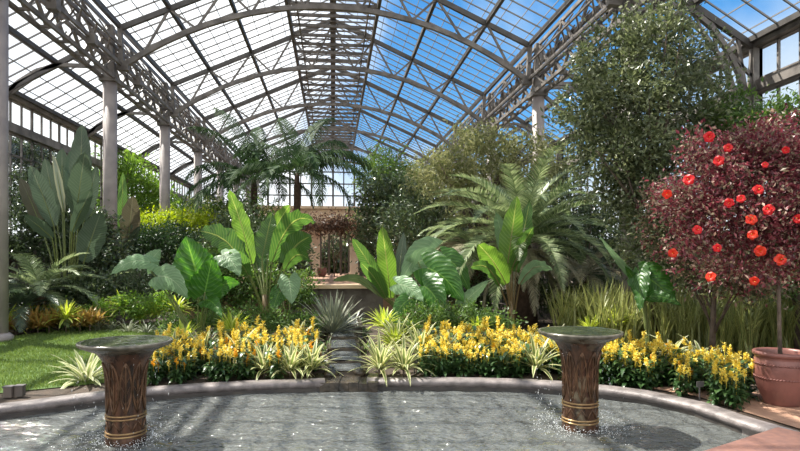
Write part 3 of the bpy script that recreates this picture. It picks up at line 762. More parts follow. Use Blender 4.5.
for (x,y,s,mt) in [(709,137,.115,'red'),(728,148,.09,'red'),(719,161,.11,'red'),(689,180,.12,'red'),(667,194,.10,'orangered'),(758,190,.11,'red'),(741,199,.09,'red'),(729,203,.10,'red'),(769,210,.12,'red'),(751,220,.12,'orangered'),(753,235,.11,'orangered'),(760,251,.12,'orangered'),(780,260,.125,'orangered'),(697,230,.10,'red'),(717,248,.09,'red'),(673,253,.10,'orangered'),(798,219,.10,'red'),(754,281,.10,'orangered'),(711,277,.11,'orangered'),(786,150,.08,'red'),(765,165,.07,'red')]:
    p=at(x,y,5.72)-base; v=-(at(x,y,5.72)-V((0,0,EYE))); v.normalize(); flower(hb,p,s*.85,mt,v+V((U(-.4,.4),U(-.3,.3),U(-.1,.5))))
    
# ------------------------------------------------------------------ big-leaf plants
def plant(name,base,label,cat,group=None): return empty(name,base,label,cat,group)
bn=plant('banana_plant',gd(266,11.5),'tall banana plant with broad upright leaves, left of the water channel','banana plant')
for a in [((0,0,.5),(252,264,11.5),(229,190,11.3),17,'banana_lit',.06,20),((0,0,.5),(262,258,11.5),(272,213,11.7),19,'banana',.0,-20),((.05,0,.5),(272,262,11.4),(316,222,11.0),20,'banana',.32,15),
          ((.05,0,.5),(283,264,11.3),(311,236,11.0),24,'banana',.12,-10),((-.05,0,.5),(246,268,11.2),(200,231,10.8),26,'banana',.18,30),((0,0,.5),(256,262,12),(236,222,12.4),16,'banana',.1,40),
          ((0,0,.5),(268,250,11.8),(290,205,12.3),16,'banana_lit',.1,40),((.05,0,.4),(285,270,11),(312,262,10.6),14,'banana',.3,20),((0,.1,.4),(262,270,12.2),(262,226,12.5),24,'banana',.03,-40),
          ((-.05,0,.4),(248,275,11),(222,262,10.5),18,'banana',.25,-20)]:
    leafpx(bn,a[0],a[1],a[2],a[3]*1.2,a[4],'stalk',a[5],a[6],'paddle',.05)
MB().tube([(0,0,-.02),(0,0,.4),(-.03,0,.85)],[.085,.07,.045],10).build('stem',M['stalk_red'],bn)
b2=plant('banana_plant',gd(512,11.5),'banana plant with upright glowing yellow-green leaves and reddish midrib, right of the water channel','banana plant')
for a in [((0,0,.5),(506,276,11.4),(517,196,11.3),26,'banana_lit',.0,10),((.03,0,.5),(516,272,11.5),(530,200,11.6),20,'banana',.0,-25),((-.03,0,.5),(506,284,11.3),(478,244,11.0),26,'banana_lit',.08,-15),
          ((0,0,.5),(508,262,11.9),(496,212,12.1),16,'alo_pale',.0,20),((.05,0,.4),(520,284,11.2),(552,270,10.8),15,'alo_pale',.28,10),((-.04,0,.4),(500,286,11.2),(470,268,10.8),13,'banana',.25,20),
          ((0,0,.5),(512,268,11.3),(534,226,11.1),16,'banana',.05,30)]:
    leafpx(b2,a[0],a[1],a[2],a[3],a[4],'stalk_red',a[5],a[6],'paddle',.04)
MB().tube([(0,0,-.02),(0,0,.4),(-.02,0,.8)],[.075,.06,.04],10).build('stem',M['stalk_red'],b2)
b3=plant('banana_plant',gd(396,13),'smaller banana plant with one glowing upright leaf beside the pale doorway','banana plant')
for a in [((0,0,.4),(391,298,13),(382,226,12.8),22,'banana_lit',.02,15),((0,0,.4),(384,292,13),(352,238,12.6),17,'banana',.05,20),((0,0,.4),(396,296,13.2),(404,232,13.4),14,'strel',.0,-10),
          ((0,0,.4),(386,298,12.8),(360,262,12.3),15,'banana',.08,-10),((0,0,.4),(380,296,12.6),(332,281,12.0),9,'dark',.18,0),((0,0,.4),(398,290,12.9),(425,250,12.5),13,'banana',.1,10)]:
    leafpx(b3,a[0],a[1],a[2],a[3],a[4],'stalk',a[5],a[6],'paddle',.02)
MB().tube([(0,0,-.02),(0,0,.5),(-.02,0,.75)],[.06,.05,.03],8).build('stem',M['stalk'],b3)
e1=plant('elephant_ear',gd(197,10),'elephant ear plant with two glowing green ruffled leaves at the end of the lawn','elephant ear plant')
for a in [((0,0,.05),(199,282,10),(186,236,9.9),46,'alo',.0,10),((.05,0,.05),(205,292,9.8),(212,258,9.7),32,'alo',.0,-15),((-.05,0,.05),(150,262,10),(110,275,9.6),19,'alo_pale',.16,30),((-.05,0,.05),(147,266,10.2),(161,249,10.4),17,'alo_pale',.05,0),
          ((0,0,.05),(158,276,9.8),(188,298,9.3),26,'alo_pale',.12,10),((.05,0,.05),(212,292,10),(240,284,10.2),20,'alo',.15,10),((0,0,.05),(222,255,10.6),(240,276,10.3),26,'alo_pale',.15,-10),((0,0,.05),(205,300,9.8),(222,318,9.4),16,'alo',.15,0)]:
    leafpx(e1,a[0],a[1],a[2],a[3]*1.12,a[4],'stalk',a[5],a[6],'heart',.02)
e4=plant('elephant_ear',gd(290,10.9),'single round pale green elephant ear leaf under the tall banana plant','elephant ear plant')
leafpx(e4,(0,0,.05),(289,279,10.9),(292,304,10.7),24,'alo_pale','stalk',.05,0,'heart',.015); leafpx(e4,(0,0,.05),(280,290,11.2),(272,312,11),20,'alo','stalk',.05,20,'heart',.015)
e2=plant('elephant_ear',gd(446,11),'broad elephant ear plant with dark and pale leaves right of the small banana','elephant ear plant')
for a in [((0,0,.05),(428,268,11),(464,302,10.5),40,'alo',.1,10),((-.05,0,.05),(398,284,10.8),(424,302,10.3),22,'alo_pale',.1,0),((0,0,.05),(424,286,10.7),(444,316,10.2),38,'alo',.12,15),((0,0,.05),(432,250,11.8),(400,284,11.6),30,'alo_pale',.2,-10),
          ((0,0,.05),(418,262,11.6),(452,268,11.4),24,'alo_pale',.2,10),((.05,0,.05),(464,302,10.8),(489,280,10.9),15,'alo_pale',.0,10),((0,0,.05),(446,258,12),(470,292,11.8),26,'alo',.15,0),((0,0,.05),(408,300,10.5),(392,322,10.3),20,'alo',.1,0)]:
    leafpx(e2,a[0],a[1],a[2],a[3],a[4],'stalk',a[5],a[6],'heart',.02)
e3=plant('elephant_ear',gd(649,9.3),'elephant ear with fluted green leaves among the sword leaves, right of the right fountain','elephant ear plant')
for a in [((0,0,.05),(643,276,9.3),(675,304,9.0),40,'alo',.1,-10),((0,0,.05),(640,274,9.3),(640,312,9.0),22,'alo',.05,30),((-.03,0,.05),(640,284,9.5),(598,234,9.3),9,'alo_pale',-.03,0),((0,0,.05),(650,296,9.1),(682,306,8.8),13,'alo',.1,0),((0,0,.05),(640,288,9.4),(625,266,9.4),12,'alo',.0,0)]:
    leafpx(e3,a[0],a[1],a[2],a[3],a[4],'stalk',a[5],a[6],'heart',.02)
s1=plant('bird_of_paradise_plant',gd(66,14.2),'giant bird of paradise with tall grey-green paddle leaves, left of the nearest full column','bird of paradise plant')
for a in [((.1,.1,.3),(80,205,14.4),(82,124,14.6),21,'strel'),((0,.1,.3),(72,200,14.5),(71,150,14.7),14,'strel'),((.1,0,.3),(76,216,14),(85,152,13.8),21,'strel'),((0,0,.3),(64,212,14.1),(53,154,14),7,'agave'),((0,.1,.3),(56,218,14.4),(45,158,14.5),15,'strel'),
          ((-.1,0,.3),(54,226,14),(30,165,13.7),19,'strel'),((-.1,.1,.3),(40,224,14.3),(20,178,14.2),15,'strel_red'),((.1,.1,.3),(84,220,14.5),(97,166,14.6),14,'strel'),((.15,0,.3),(84,262,13.9),(101,212,13.8),24,'strel'),((.1,0,.3),(72,232,13.7),(92,188,13.4),12,'strel'),((-.1,0,.3),(52,238,13.6),(24,215,13.2),14,'strel'),((0,0,.3),(62,206,14.7),(62,148,15),16,'strel')]:
    leafpx(s1,a[0],a[1],a[2],a[3]*1.15,a[4],'stalk',.03,U(-30,30),'paddle',.012,sr=.02)
MB().tube([(0,0,-.02),(0,0,.6)],[.16,.12],10).build('stem',M['darkbark'],s1)
s2=plant('bird_of_paradise_plant',gd(129,18.4),'smaller bird of paradise with a bronze rounded leaf, just behind the nearest full column','bird of paradise plant')
for a in [((0,0,.3),(122,240,18.4),(123,172,18.6),11,'banana'),((0,0,.3),(128,244,18.3),(133,196,18),21,'strel_red'),((0,0,.3),(126,250,18.3),(140,226,18),8,'strel'),((0,0,.3),(124,250,18.4),(110,205,18.6),12,'strel')]:
    leafpx(s2,a[0],a[1],a[2],a[3],a[4],'stalk',.03,U(-15,15),'paddle',.012,sr=.02)
MB().tube([(0,0,-.02),(0,0,.5)],[.14,.1],8).build('stem',M['darkbark'],s2)

# ------------------------------------------------------------------ palms and cycads
def palm(name,base,crownpx,label,cat,n,L,trunk_r,mat='palm',el=(20,80),dro=1.5,nl=44,ll=.5,lw=.022,hang=.6,bark='darkbark',vee=.25,seed=1,az=None,ang=55,tube=.014,extra=None,group=None):
    random.seed(seed); r=empty(name,base,label,cat,group); top=at(*crownpx)-base
    MB().tube([(0,0,-.03),(top.x*.3,top.y*.3,top.z*.4),top*.9,top+V((0,0,.1))],[trunk_r*1.2,trunk_r,trunk_r*.95,trunk_r*.6],10).build('trunk',M[bark],r)
    for k in range(n):
        q=k/max(1,n-1); a=k*2.39996+U(-.2,.2) if az is None else az[k][0]; e=R(el[1]+(el[0]-el[1])*q) if az is None else R(az[k][1]); l=L*U(.85,1.1)*(1 if az is None else az[k][2])
        d=dro*U(.8,1.2)*(.75+.5*q) if az is None else az[k][3]
        frond(arc(top,a,e,l,d,9),nl,ll,mat,r,lw,hang,vee*.3 if lw>.03 else vee,ang=ang,rr=tube)
    if extra: extra(r,top)
    random.seed(seed+50); return r
palm('kentia_palm',gd(297,20),(297,176,20),'slim dark-trunked palm with drooping fronds, right one of the pair before the far wall','palm',14,3.0,.12,'palm',(-5,82),1.7,62,.82,.034,1.6,seed=4,tube=.02,
     az=[(2.0,80,1.1,.9),(1.0,78,1.15,1.1),(0.1,40,1.0,1.5),(-.45,48,1.15,2.1),(.15,58,1.15,2.1),(-.2,15,.95,1.9),(.35,62,1.0,1.9),(3.0,40,.9,1.7),(3.5,20,1.0,1.9),(4.2,35,.9,2.2),(5.2,30,.9,2.3),(2.5,64,1.1,1.7),(-1.2,60,.9,2.2),(.7,72,1.1,1.5)])
palm('kentia_palm',gd(254,22),(254,180,22),'bushy palm with feathery arching fronds, left one of the pair before the far wall','palm',15,3.2,.13,'palm',(-5,85),1.6,62,.88,.036,1.6,seed=9,tube=.02,
     az=[(2.9,72,1.15,1.2),(2.4,78,1.2,.9),(3.2,45,1.05,1.7),(3.4,22,1.1,1.6),(3.0,5,1.05,1.2),(.2,45,.9,1.7),(-.2,22,.95,1.7),(.5,70,1.0,1.4),(4.4,35,.9,1.9),(5.3,30,.9,1.9),(1.6,80,1.1,.9),(3.9,10,.9,1.4),(5.8,50,.9,1.8),(1.2,60,.9,1.5),(4.9,65,.8,1.8)])
def oldfr(r,top):
    for k in range(16):
        a=U(0,2*PI) if k>5 else U(4.2,5.6); frond(arc(top-V((0,0,.15)),a,R(U(-25,10)),U(1.3,1.9),1.2,8),38,.28,'cycad_old',r,.035,.6,.1,name='old_frond',rr=.014)
palm('cycad',gd(526,13.4),(522,243,13.4),'huge cycad with a fountain of stiff arching fronds behind the upright banana plant','cycad',1,2.6,.24,'cycad',seed=3,nl=60,ll=.34,lw=.024,hang=.25,vee=.35,tube=.018,ang=60,
     az=[(3.1+.0,62,1.05,1.25)])
random.seed(12); cy=[o for o in bpy.data.objects if o.name.startswith('cycad')][0]; top=at(522,243,13.4)-cy.location
for k in range(44):
    q=k/43; a=k*2.39996; e=80-q*72; frond(arc(top,a,R(e),2.7*U(.9,1.08),1.15+.5*q*U(.8,1.2),9),62,.38,'cycad',cy,.027,.25,.35,rr=.016,ang=60)
oldfr(cy,top)
random.seed(21)
# old drooping cycad to its left, brownish
c2=empty('cycad',gd(470,14),'brownish drooping cycad leaning out left below the huge cycad','cycad'); top=at(478,250,14)-c2.location
MB().tube([(0,0,-.02),top],[.2,.17],8).build('trunk',M['darkbark'],c2)
for k in range(18): frond(arc(top,PI+U(-1.3,1.3),R(U(-5,55)),U(1.3,1.9),1.5,8),44,.34,'cycad_old' if k%2 else 'cycad',c2,.024,.5,.2)
# left foreground palms under the paddle leaves
def rosepalm(px,zc,ht,label,n,L,mat,ll,seed,name='cycad',el=(0,70),dro=1.3):
    random.seed(seed); b=gd(px,zc); r=empty(name,b,label,'cycad')
    MB().tube([(0,0,-.02),(0,0,ht)],[.16,.12],8).build('trunk',M['darkbark'],r)
    for k in range(n):
        q=k/(n-1); frond(arc((0,0,ht),k*2.4,R(el[1]+(el[0]-el[1])*q),L*U(.8,1.1),dro*U(.8,1.2),8),40,ll,mat,r,.026,.4,.25)
rosepalm(40,12.9,.85,'dark grey-green cycad with long arching fronds below the paddle leaves',20,1.75,'cycad',.34,31)
rosepalm(22,12.3,.5,'low dark cycad beside the column at the left edge',16,1.3,'strel',.30,32)
rosepalm(95,14.2,.6,'slender-fronded cycad at the foot of the nearest full column',16,1.3,'cycad',.26,33)
rosepalm(585,13.6,1.2,'dark weeping cycad right of the huge cycad',18,1.5,'cycad_old',.28,34,el=(-10,60))

# ------------------------------------------------------------------ strap-leaved plants
def strap(px,zc,label,mat,n,L,w,name='dracaena',cat='dracaena',z=0,el=(25,85),droop=1.2,group=None,stem=0,seg=6,fold=.25,base=.5):
    b=gd(px,zc,z); r=empty(name,b,label,cat,group)
    if stem: MB().tube([(0,0,-.01),(U(-.02,.02),0,stem)],[.016,.012],6).build('stem',M['bark'],r)
    m=MB(); rosette(m,(0,0,stem),n,L,w,el,droop,fold,2,seg,base); m.build('foliage',M[mat],r); return r
random.seed(40)
strap(333,10.9,'spiky grey-green agave-like rosette beside the water channel','agave',110,.85,.030,'agave','agave',el=(8,88),droop=.3,fold=.3,seg=4,z=.0,stem=.15)
strap(352,12.6,'dark drooping strap-leaved plant under the terrace wall','dark',40,.6,.03,'strap_plant','strap plant',el=(10,80),droop=1.3)
strap(86,7.35,'cream dracaena with long pale arching leaves at the lawn edge behind the left fountain','drac_c',40,.56,.036,el=(8,80),droop=1.35)
for px,zc,lab,L,st in [(264,7.85,'cream-edged dracaena in the left bed, left one of the three beside the channel mouth',.42,.03),(290,7.8,'cream-edged dracaena in the left bed, middle one of the three beside the channel mouth',.44,.03),(312,7.9,'cream-edged dracaena in the left bed, nearest the channel mouth on the left',.40,.03),
                    (380,7.9,'cream-edged dracaena nearest the channel mouth on the right',.46,.04),(404,7.85,'cream-edged dracaena, second from the channel mouth on the right',.44,.04),(420,8.4,'cream-edged dracaena behind the second one right of the channel',.46,.12),
                    (536,7.9,'cream-edged dracaena just left of the right fountain',.46,.05),(552,8.2,'cream-edged dracaena half hidden by the right fountain',.48,.12),(172,8.0,'striped dracaena leftmost in the left flower bed',.40,.12),(238,8.1,'striped dracaena in the middle of the left flower bed',.40,.14),(300,9.0,'striped dracaena standing behind the three cream-edged ones left of the channel',.40,.2),(448,8.3,'striped dracaena among yellow plumes right of the elephant ears',.36,.14),(203,8.3,'striped dracaena rising from yellow plumes right of the left fountain',.42,.08),(397,9.0,'striped dracaena below the small banana plant',.45,.2)]:
    strap(px,zc-.2*(zc<8),lab,'drac',34,L*1.15,.034,stem=st+.06,el=(12,84),droop=1.1)
for px,zc,lab,st,L in [(384,9.6,'lime-leaved dracaena standing tall right of the channel',.42,.36),(395,8.8,'lime-leaved dracaena below the tall lime one',.22,.34),(232,9.9,'lime-leaved dracaena under the tall banana plant',.30,.40),(184,9.4,'yellowish dracaena at the foot of the glowing elephant ear',.2,.36),(478,10.0,'lime-leaved dracaena at the foot of the upright banana plant',.3,.3),(615,10.0,'lime-leaved dracaena behind the right fountain dish',.40,.36),(590,9.9,'yellowish dracaena peeping above the right fountain dish',.3,.3),(410,10.2,'lime dracaena under the pale elephant ear leaves',.2,.34)]:
    strap(px,zc,lab,'drac_y',44,L*1.15,.030,stem=st,el=(20,86),droop=.9)
for i,(px,zc,lab,L) in enumerate([(6,11.7,'lime dracaena at the foot of the column at the left edge',.5),(66,12.1,'lime dracaena amid orange crotons behind the lawn',.46),(122,13.0,'lime dracaena right of the nearest full column, leftmost of the cluster',.5),(140,13.2,'lime dracaena in the middle of the cluster behind the lawn',.5),(156,13.0,'lime dracaena at the right end of the cluster behind the lawn',.45),(176,12.8,'lime dracaena behind the glowing elephant ear',.4)]):
    strap(px,zc,lab,'drac_y',50,L,.03,stem=.2+.1*(i%3),el=(10,86),droop=1.0)
for i,(px,zc) in enumerate([(112,12.6),(128,12.3),(146,12.1),(162,11.9),(98,12.5)]):
    strap(px,zc,'dark green spider-like tuft with pale stripes edging the far side of the lawn','agave',40,.34,.016,'lily_turf','lily turf',group='striped tufts at the far lawn edge',el=(10,85),droop=1.3)
for i,(px,zc) in enumerate([(16,11.7),(27,11.9),(38,11.9),(49,12.0),(58,12.3),(80,12.2),(90,12.3),(33,12.5),(75,12.7),(50,12.7),(22,12.4)]):
    b=gd(px,zc); r=empty('croton',b,'orange and green croton in the border behind the lawn','croton','orange crotons in the border behind the lawn')
    m=MB(); rosette(m,(0,0,.14),30,.28,.028,(15,85),.7,.15,2,4,.4); rosette(m,(.1,.05,.2),22,.25,.026,(15,85),.7,.15,2,4,.4); rosette(m,(-.1,.04,.1),22,.25,.026,(15,85),.7,.15,2,4,.4); m.build('foliage',M['croton'],r)
    MB().tube([(0,0,-.01),(0,0,.2)],.012,5).build('stem',M['bark'],r); r.scale=(1.25,1.25,1.25+.2*(i%2))
# cream strap leaves flopping through the right-hand flowers
for px,zc,lab in [(672,7.9,'cream dracaena with flopping leaves in the right bed, left one of the two'),(702,7.5,'cream dracaena with flopping leaves in the right bed, right one of the two')]:
    strap(px,zc,lab,'drac_c',16,.46,.030,stem=.22,el=(30,80),droop=2.0)
# sword-leaved clumps
random.seed(55)
sw=[]
for v in range(3):
    r=empty('sword_plant',(0,0,0),'clump of tall upright sword leaves','sword plant'); m=MB()
    for k in range(46):
        a=U(0,6.28); rr=abs(random.gauss(0,.13)); az=U(0,6.28); P=arc((rr*math.cos(a),rr*math.sin(a),0),az,R(U(66,88)),U(.55,1.0),U(.1,.9),6,1.8)
        m.blade(P,prof_strap(6,U(.014,.022),.6),(-math.sin(az),math.cos(az),0),.2,2)
    kid(r,m.build('foliage',M['sans'],r)); sw.append(r)
spots=[]
for row in range(3):
    for k in range(15):
        px=603+k*15.5+U(-4,4)+row*5
        if 636<px<660 and row==0: continue
        if px<745 or row>0: spots.append((px,10.0+row*.75+U(-.15,.15)-max(0,(px-700))*.012))
for k in range(6): spots.append((560+k*9+U(-3,3),11.6+U(-.3,.3)))
SWL='clump of tall upright sword leaves in the hedge-like row behind the right-hand yellow flowers'
for i,(px,zc) in enumerate(spots):
    o=sw[i] if i<3 else copy_tree(sw[i%3])
    p=gd(px,zc); o.location=p; o.rotation_euler.z=U(0,6); s=U(.85,1.15); o.scale=(s,s,s*U(1.1,1.35)); tag(o,SWL,None,'sword-leaved clumps behind the right bed')

# ------------------------------------------------------------------ flower beds
random.seed(60)
def plume_plant(v):
    r=empty('plume_flower',(0,0,0),'yellow plume flower','plume flower')
    m=MB()
    for st in range(7):
        a=U(0,6.28); rr=U(.02,.10); bx,by=rr*math.cos(a),rr*math.sin(a); h=U(.18,.36)
        m.tube([(bx*.4,by*.4,0),(bx,by,h)],.004,3)
        for k in range(11):
            z=h*(.12+.85*k/10); az=U(0,6.28); P=arc((bx,by,z),az,R(U(5,60)),U(.10,.16),1.2,4)
            m.blade(P,[.006,.02,.022,.015,.001],(-math.sin(az),math.cos(az),0),.15,2)
    kid(r,m.build('foliage',M['bedleaf'],r))
    for k in range(5 if v%2 else 6):
        a=k*1.15+U(-.3,.3); rr=U(.0,.14); c=V((rr*math.cos(a),rr*math.sin(a),U(.19,.36))); h=U(.06,.11); m=MB()
        m.tube([c-V((0,0,.06)),c+V((0,0,h))],.004,3)
        for i in range(26):
            q=i/25; az=U(0,6.28); e=R(U(5,60)); p=c+V((U(-.012,.012),U(-.012,.012),q*h)); l=.045*(1-.4*q); d=V((math.cos(az)*math.cos(e),math.sin(az)*math.cos(e),math.sin(e))); s=V((-math.sin(az),math.cos(az),0))*l*.32
            m.add([p,p+d*l*.5+s,p+d*l,p+d*l*.5-s],[(0,1,2,3)],[(.5,0),(1,.5),(.5,1),(0,.5)])
        kid(r,m.build('flower_plume',M['orange'] if v%4==3 and k%2 else M['yellow'],r))
    return r
protos=[plume_plant(v) for v in range(4)]
rimall=pl+pr+[(700,402),(745,417)]
def rimy(px):
    for (x0,y0),(x1,y1) in zip(rimall[:-1],rimall[1:]):
        if x0<=px<=x1: return y0+(y1-y0)*(px-x0)/(x1-x0)
    return rimall[-1][1]
used=[False]*4; cnt=0
def bed(px0,px1,rows,label,group,step=15,w=None,skip=0):
    global cnt
    for row in range(rows):
        px=px0+U(0,8)
        while px<px1:
            zc=(EYE-RZ)*F/(rimy(min(px,740))-HY)+.30+row*.25+U(-.05,.05)
            if random.random()<skip or any(abs(px-d)<9 and row<2 for d in (268,290,312,203,536,552,672,702)): px+=step*.6; continue
            v=random.choices(range(4),w or (3,3,3,2))[0]
            if used[v]: o=copy_tree(protos[v])
            else: o=protos[v]; used[v]=True
            o.location=gd(px,zc); o.rotation_euler.z=U(0,6); s=U(.88,1.15)*(1+.06*row); o.scale=(s,s,s*1.05); tag(o,label,None,group)
            cnt+=1; px+=step*U(.8,1.2)*7.9/zc
bed(152,318,6,'yellow and orange plume flower with dark leaves in the bed left of the water channel','plume flowers left of the channel',w=(2,2,2,5),skip=.22)
bed(424,556,6,'yellow plume flower with dark leaves between the water channel and the right fountain','plume flowers left of the right fountain')
bed(592,752,4,'yellow plume flower with dark leaves in the bed right of the right fountain','plume flowers right of the right fountain')
bed(556,592,3,'yellow plume flower with dark leaves hidden behind the right fountain','plume flowers behind the right fountain')

# ------------------------------------------------------------------ shrubs and trees
random.seed(70)
def S(name,label,cat,px,zc,blobs,n,size,mat,**k): return shrub(name,label,cat,gd(px,zc),[pxblob(*b) for b in blobs],n,size,mat,**k)
# large grey-green tree on the right
S('evergreen_tree','large dense grey-green evergreen tree filling the right side behind the maroon shrub','tree',655,10.8,
  [(655,55,10.8,42,40,1.0),(625,100,10.8,48,48,1.2),(690,110,10.8,48,40,1.0),(618,150,10.7,40,36,1.1),(660,180,10.6,45,55,1.1),(662,240,10.6,46,42,1.1),(610,195,11,18,30,.5),(735,130,11,34,28,.8),(584,115,11,26,42,.7),(700,60,11,18,26,.5),(650,28,11,38,18,.8),(600,60,11,28,30,.7)],
  30000,.105,'grey',clump=.24,trunk=.11,stems=30,asp=.42)
S('evergreen_tree','dark lower evergreen shrub between the cycads and the elephant ear at right','shrub',585,16.2,[(570,225,16.2,40,50,.9),(605,250,16.0,35,45,.8),(590,290,15,40,20,.6)],11000,.10,'dark',clump=.25,trunk=.08)
S('evergreen_tree','dull green shrub hanging behind the left side of the maroon hibiscus','shrub',712,8.6,[(672,222,8.8,26,34,.5),(702,262,8.6,26,22,.4),(735,268,8.0,34,22,.4),(765,282,7.8,26,14,.35)],9500,.065,'grey',clump=.18,trunk=.05,extra=[(.45,'rose','foliage'),(.2,'maroon','foliage')])
S('evergreen_tree','pale green shrub rising at the right edge above the maroon shrub','shrub',800,9.6,[(800,135,9.6,45,40,.8),(765,125,9.6,36,26,.6),(735,112,10.2,26,22,.6),(770,165,9.4,40,35,.7),(820,240,9.4,60,70,.8)],12000,.09,'green',clump=.22,trunk=.08)
S('willow_leaved_tree','pale olive tree with narrow leaves behind the huge cycad','tree',488,17,[(480,160,17,48,28,1.4),(440,180,17.2,32,28,1.2),(530,165,17,34,34,1.2),(500,205,17,60,35,1.3),(470,140,17.2,25,16,.8)],13000,.16,'olive',clump=.36,asp=.28,droop=.5,trunk=.12,stems=16)
S('broadleaf_shrub','dark glossy shrub between the pale doorway and the huge cycad, nearer one','shrub',415,17.2,[(415,232,17.2,38,40,1.0),(445,255,16.8,38,36,1.0)],7500,.13,'dark',clump=.34,trunk=.07)
S('broadleaf_shrub','dark bushy tree standing right above the pale doorway','shrub',385,20.5,[(388,205,20.5,36,36,1.2),(378,240,20,26,32,1.0)],7000,.15,'dark',clump=.38,trunk=.08)
S('bamboo_like_tree','mid-green feathery tree right of the spine of the roof','tree',392,25,[(388,178,25,30,28,1.6),(410,190,25,28,26,1.4)],6000,.2,'green',clump=.5,asp=.25,droop=.4,trunk=.1)
# left side
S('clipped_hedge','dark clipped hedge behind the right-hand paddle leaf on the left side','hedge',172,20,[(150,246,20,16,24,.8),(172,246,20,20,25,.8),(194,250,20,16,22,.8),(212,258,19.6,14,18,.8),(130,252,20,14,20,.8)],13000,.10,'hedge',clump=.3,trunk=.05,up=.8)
S('sunlit_lime_shrub','sunlit lime-yellow shrub showing above the dark hedge','shrub',178,21.4,[(150,224,21.4,14,9,.6),(172,222,21.4,18,10,.7),(195,221,21.4,17,10,.7),(212,226,21.2,10,10,.6),(128,228,21.4,12,10,.6)],6500,.11,'lime',clump=.3,trunk=.05,up=.9)  # band above the hedge, its sunlit look put into the leaf colour
S('bamboo_like_tree','bright green leafy tree behind the nearest full column','tree',128,25,[(128,190,25,26,34,1.6),(108,182,25,20,30,1.3),(150,200,25,17,26,1.3),(95,215,24,14,30,1.2)],9000,.19,'bright',clump=.5,trunk=.1,asp=.35)
S('broadleaf_shrub','dark green mass behind the tall paddle leaves','shrub',50,16.5,[(40,230,16.3,36,50,.8),(80,245,16,34,44,.8),(110,262,15.8,24,34,.7),(20,195,17,14,26,.4),(30,175,18,22,20,.4),(60,205,17.5,20,30,.5)],17000,.12,'dark',clump=.32,trunk=.07)
S('broadleaf_shrub','low dark shrub filling the ground behind the crotons','shrub',60,13.6,[(40,296,13.5,40,18,.5),(90,292,13.6,34,18,.5),(140,286,14.2,30,22,.6),(175,282,14.4,24,24,.6)],9000,.09,'dark',clump=.24,trunk=.04)
S('hanging_vine','dark vine trailing from the left wall beam','vine',24,17.6,[(18,150,17.9,12,12,.25),(34,158,19,14,14,.25),(48,165,20,12,14,.25)],7000,.10,'dark',clump=.25,trunk=.03)
S('broadleaf_shrub','green undergrowth between the hedge and the tall banana plant','shrub',235,14.5,[(225,268,14.5,30,30,.7),(255,285,14,30,26,.6),(300,290,13.8,20,18,.5),(205,290,14,25,25,.6)],9000,.10,'green',clump=.26,trunk=.05)
S('broadleaf_shrub','dark undergrowth below the palms left of the doorway','shrub',275,17.5,[(240,238,17.5,32,32,.9),(278,250,17.3,26,34,.8),(300,262,17,12,22,.5)],9000,.12,'dark',clump=.3,trunk=.05)
S('broadleaf_shrub','olive palm-like undergrowth beneath the bushy palm','shrub',222,22,[(215,222,22,22,26,.9),(245,215,22,20,24,.9),(275,225,22,14,24,.7)],6000,.17,'green',clump=.4,trunk=.06,asp=.25,droop=.4)
S('climbing_vine','rusty brown climber spilling over the pale doorway lintel','vine',335,24.3,[(322,224,24.6,14,7,.4),(340,224,24.6,16,8,.4),(304,230,24.4,6,10,.3),(364,230,24.4,10,11,.3)],3000,.13,'bronze',clump=.35,trunk=.03)
S('broadleaf_shrub','dark undergrowth beneath the huge cycad','shrub',520,13.9,[(480,292,13.9,34,20,.5),(540,297,14,36,18,.5),(430,292,13.8,26,22,.5),(585,300,13.4,28,14,.5)],9000,.09,'dark',clump=.24,trunk=.04)
S('broadleaf_shrub','dark foliage behind the sword leaves','shrub',720,11.6,[(650,300,12.6,40,26,.4),(720,295,12.4,50,30,.4),(790,295,12,50,34,.4)],8000,.09,'grey',clump=.24,trunk=.04)
S('ground_shrub','bright green low growth mixed through the crotons behind the lawn','shrub',60,12.4,[(20,318,12.3,14,9,.3),(45,320,12.4,14,8,.3),(75,318,12.5,16,9,.3),(100,312,12.8,14,9,.3),(135,306,12.9,22,10,.35),(165,303,12.9,14,9,.3)],5500,.075,'bright',clump=.18,trunk=.02)
S('ground_shrub','fine green undergrowth at the foot of the elephant ears right of the channel','shrub',440,10.2,[(430,318,10.2,28,13,.35),(465,318,10.2,26,12,.35),(500,322,10.3,22,10,.3),(400,325,10.0,16,10,.3)],6000,.06,'green',clump=.16,trunk=.02)
S('ground_shrub','fine green undergrowth behind the left-hand plume flowers','shrub',240,10.4,[(220,322,10.4,30,12,.35),(260,322,10.5,30,12,.35),(300,324,10.8,22,10,.3),(175,325,10.3,14,12,.3)],6000,.06,'green',clump=.16,trunk=.02)
# background planting along both sides, far off
for i,(px,zc,rx,ry,py,mt,lab) in enumerate([(336,31,20,22,264,'dark','dark foliage added behind the pale doorway in place of its shaded interior'),(228,32,28,24,232,'green','distant green shrub to the left of the far wall'),(205,30,20,26,228,'olive','distant olive shrub beside the third column'),(430,30,40,40,220,'dark','distant dark tree right of the far wall'),(470,26,50,45,215,'grey','distant grey-green tree behind the olive tree'),(370,36,24,26,238,'green','distant green tree near the far wall'),(560,19,55,50,225,'grey','grey-green shrub far behind the right-hand cycad'),(175,33,22,30,225,'bright','distant bright shrub between the columns'),(260,38,24,16,243,'dark','distant dark hedge below the beige cornice')]):  # first shrub is added to darken the doorway, standing for its shaded interior
    S('background_shrub',lab,'shrub',px,zc,[(px,py,zc,rx,ry,1.2),(px,py+18,zc,rx*1.05,ry*.8,1.2)],5000,.011*zc*.7,mt,clump=.02*zc,trunk=.08)

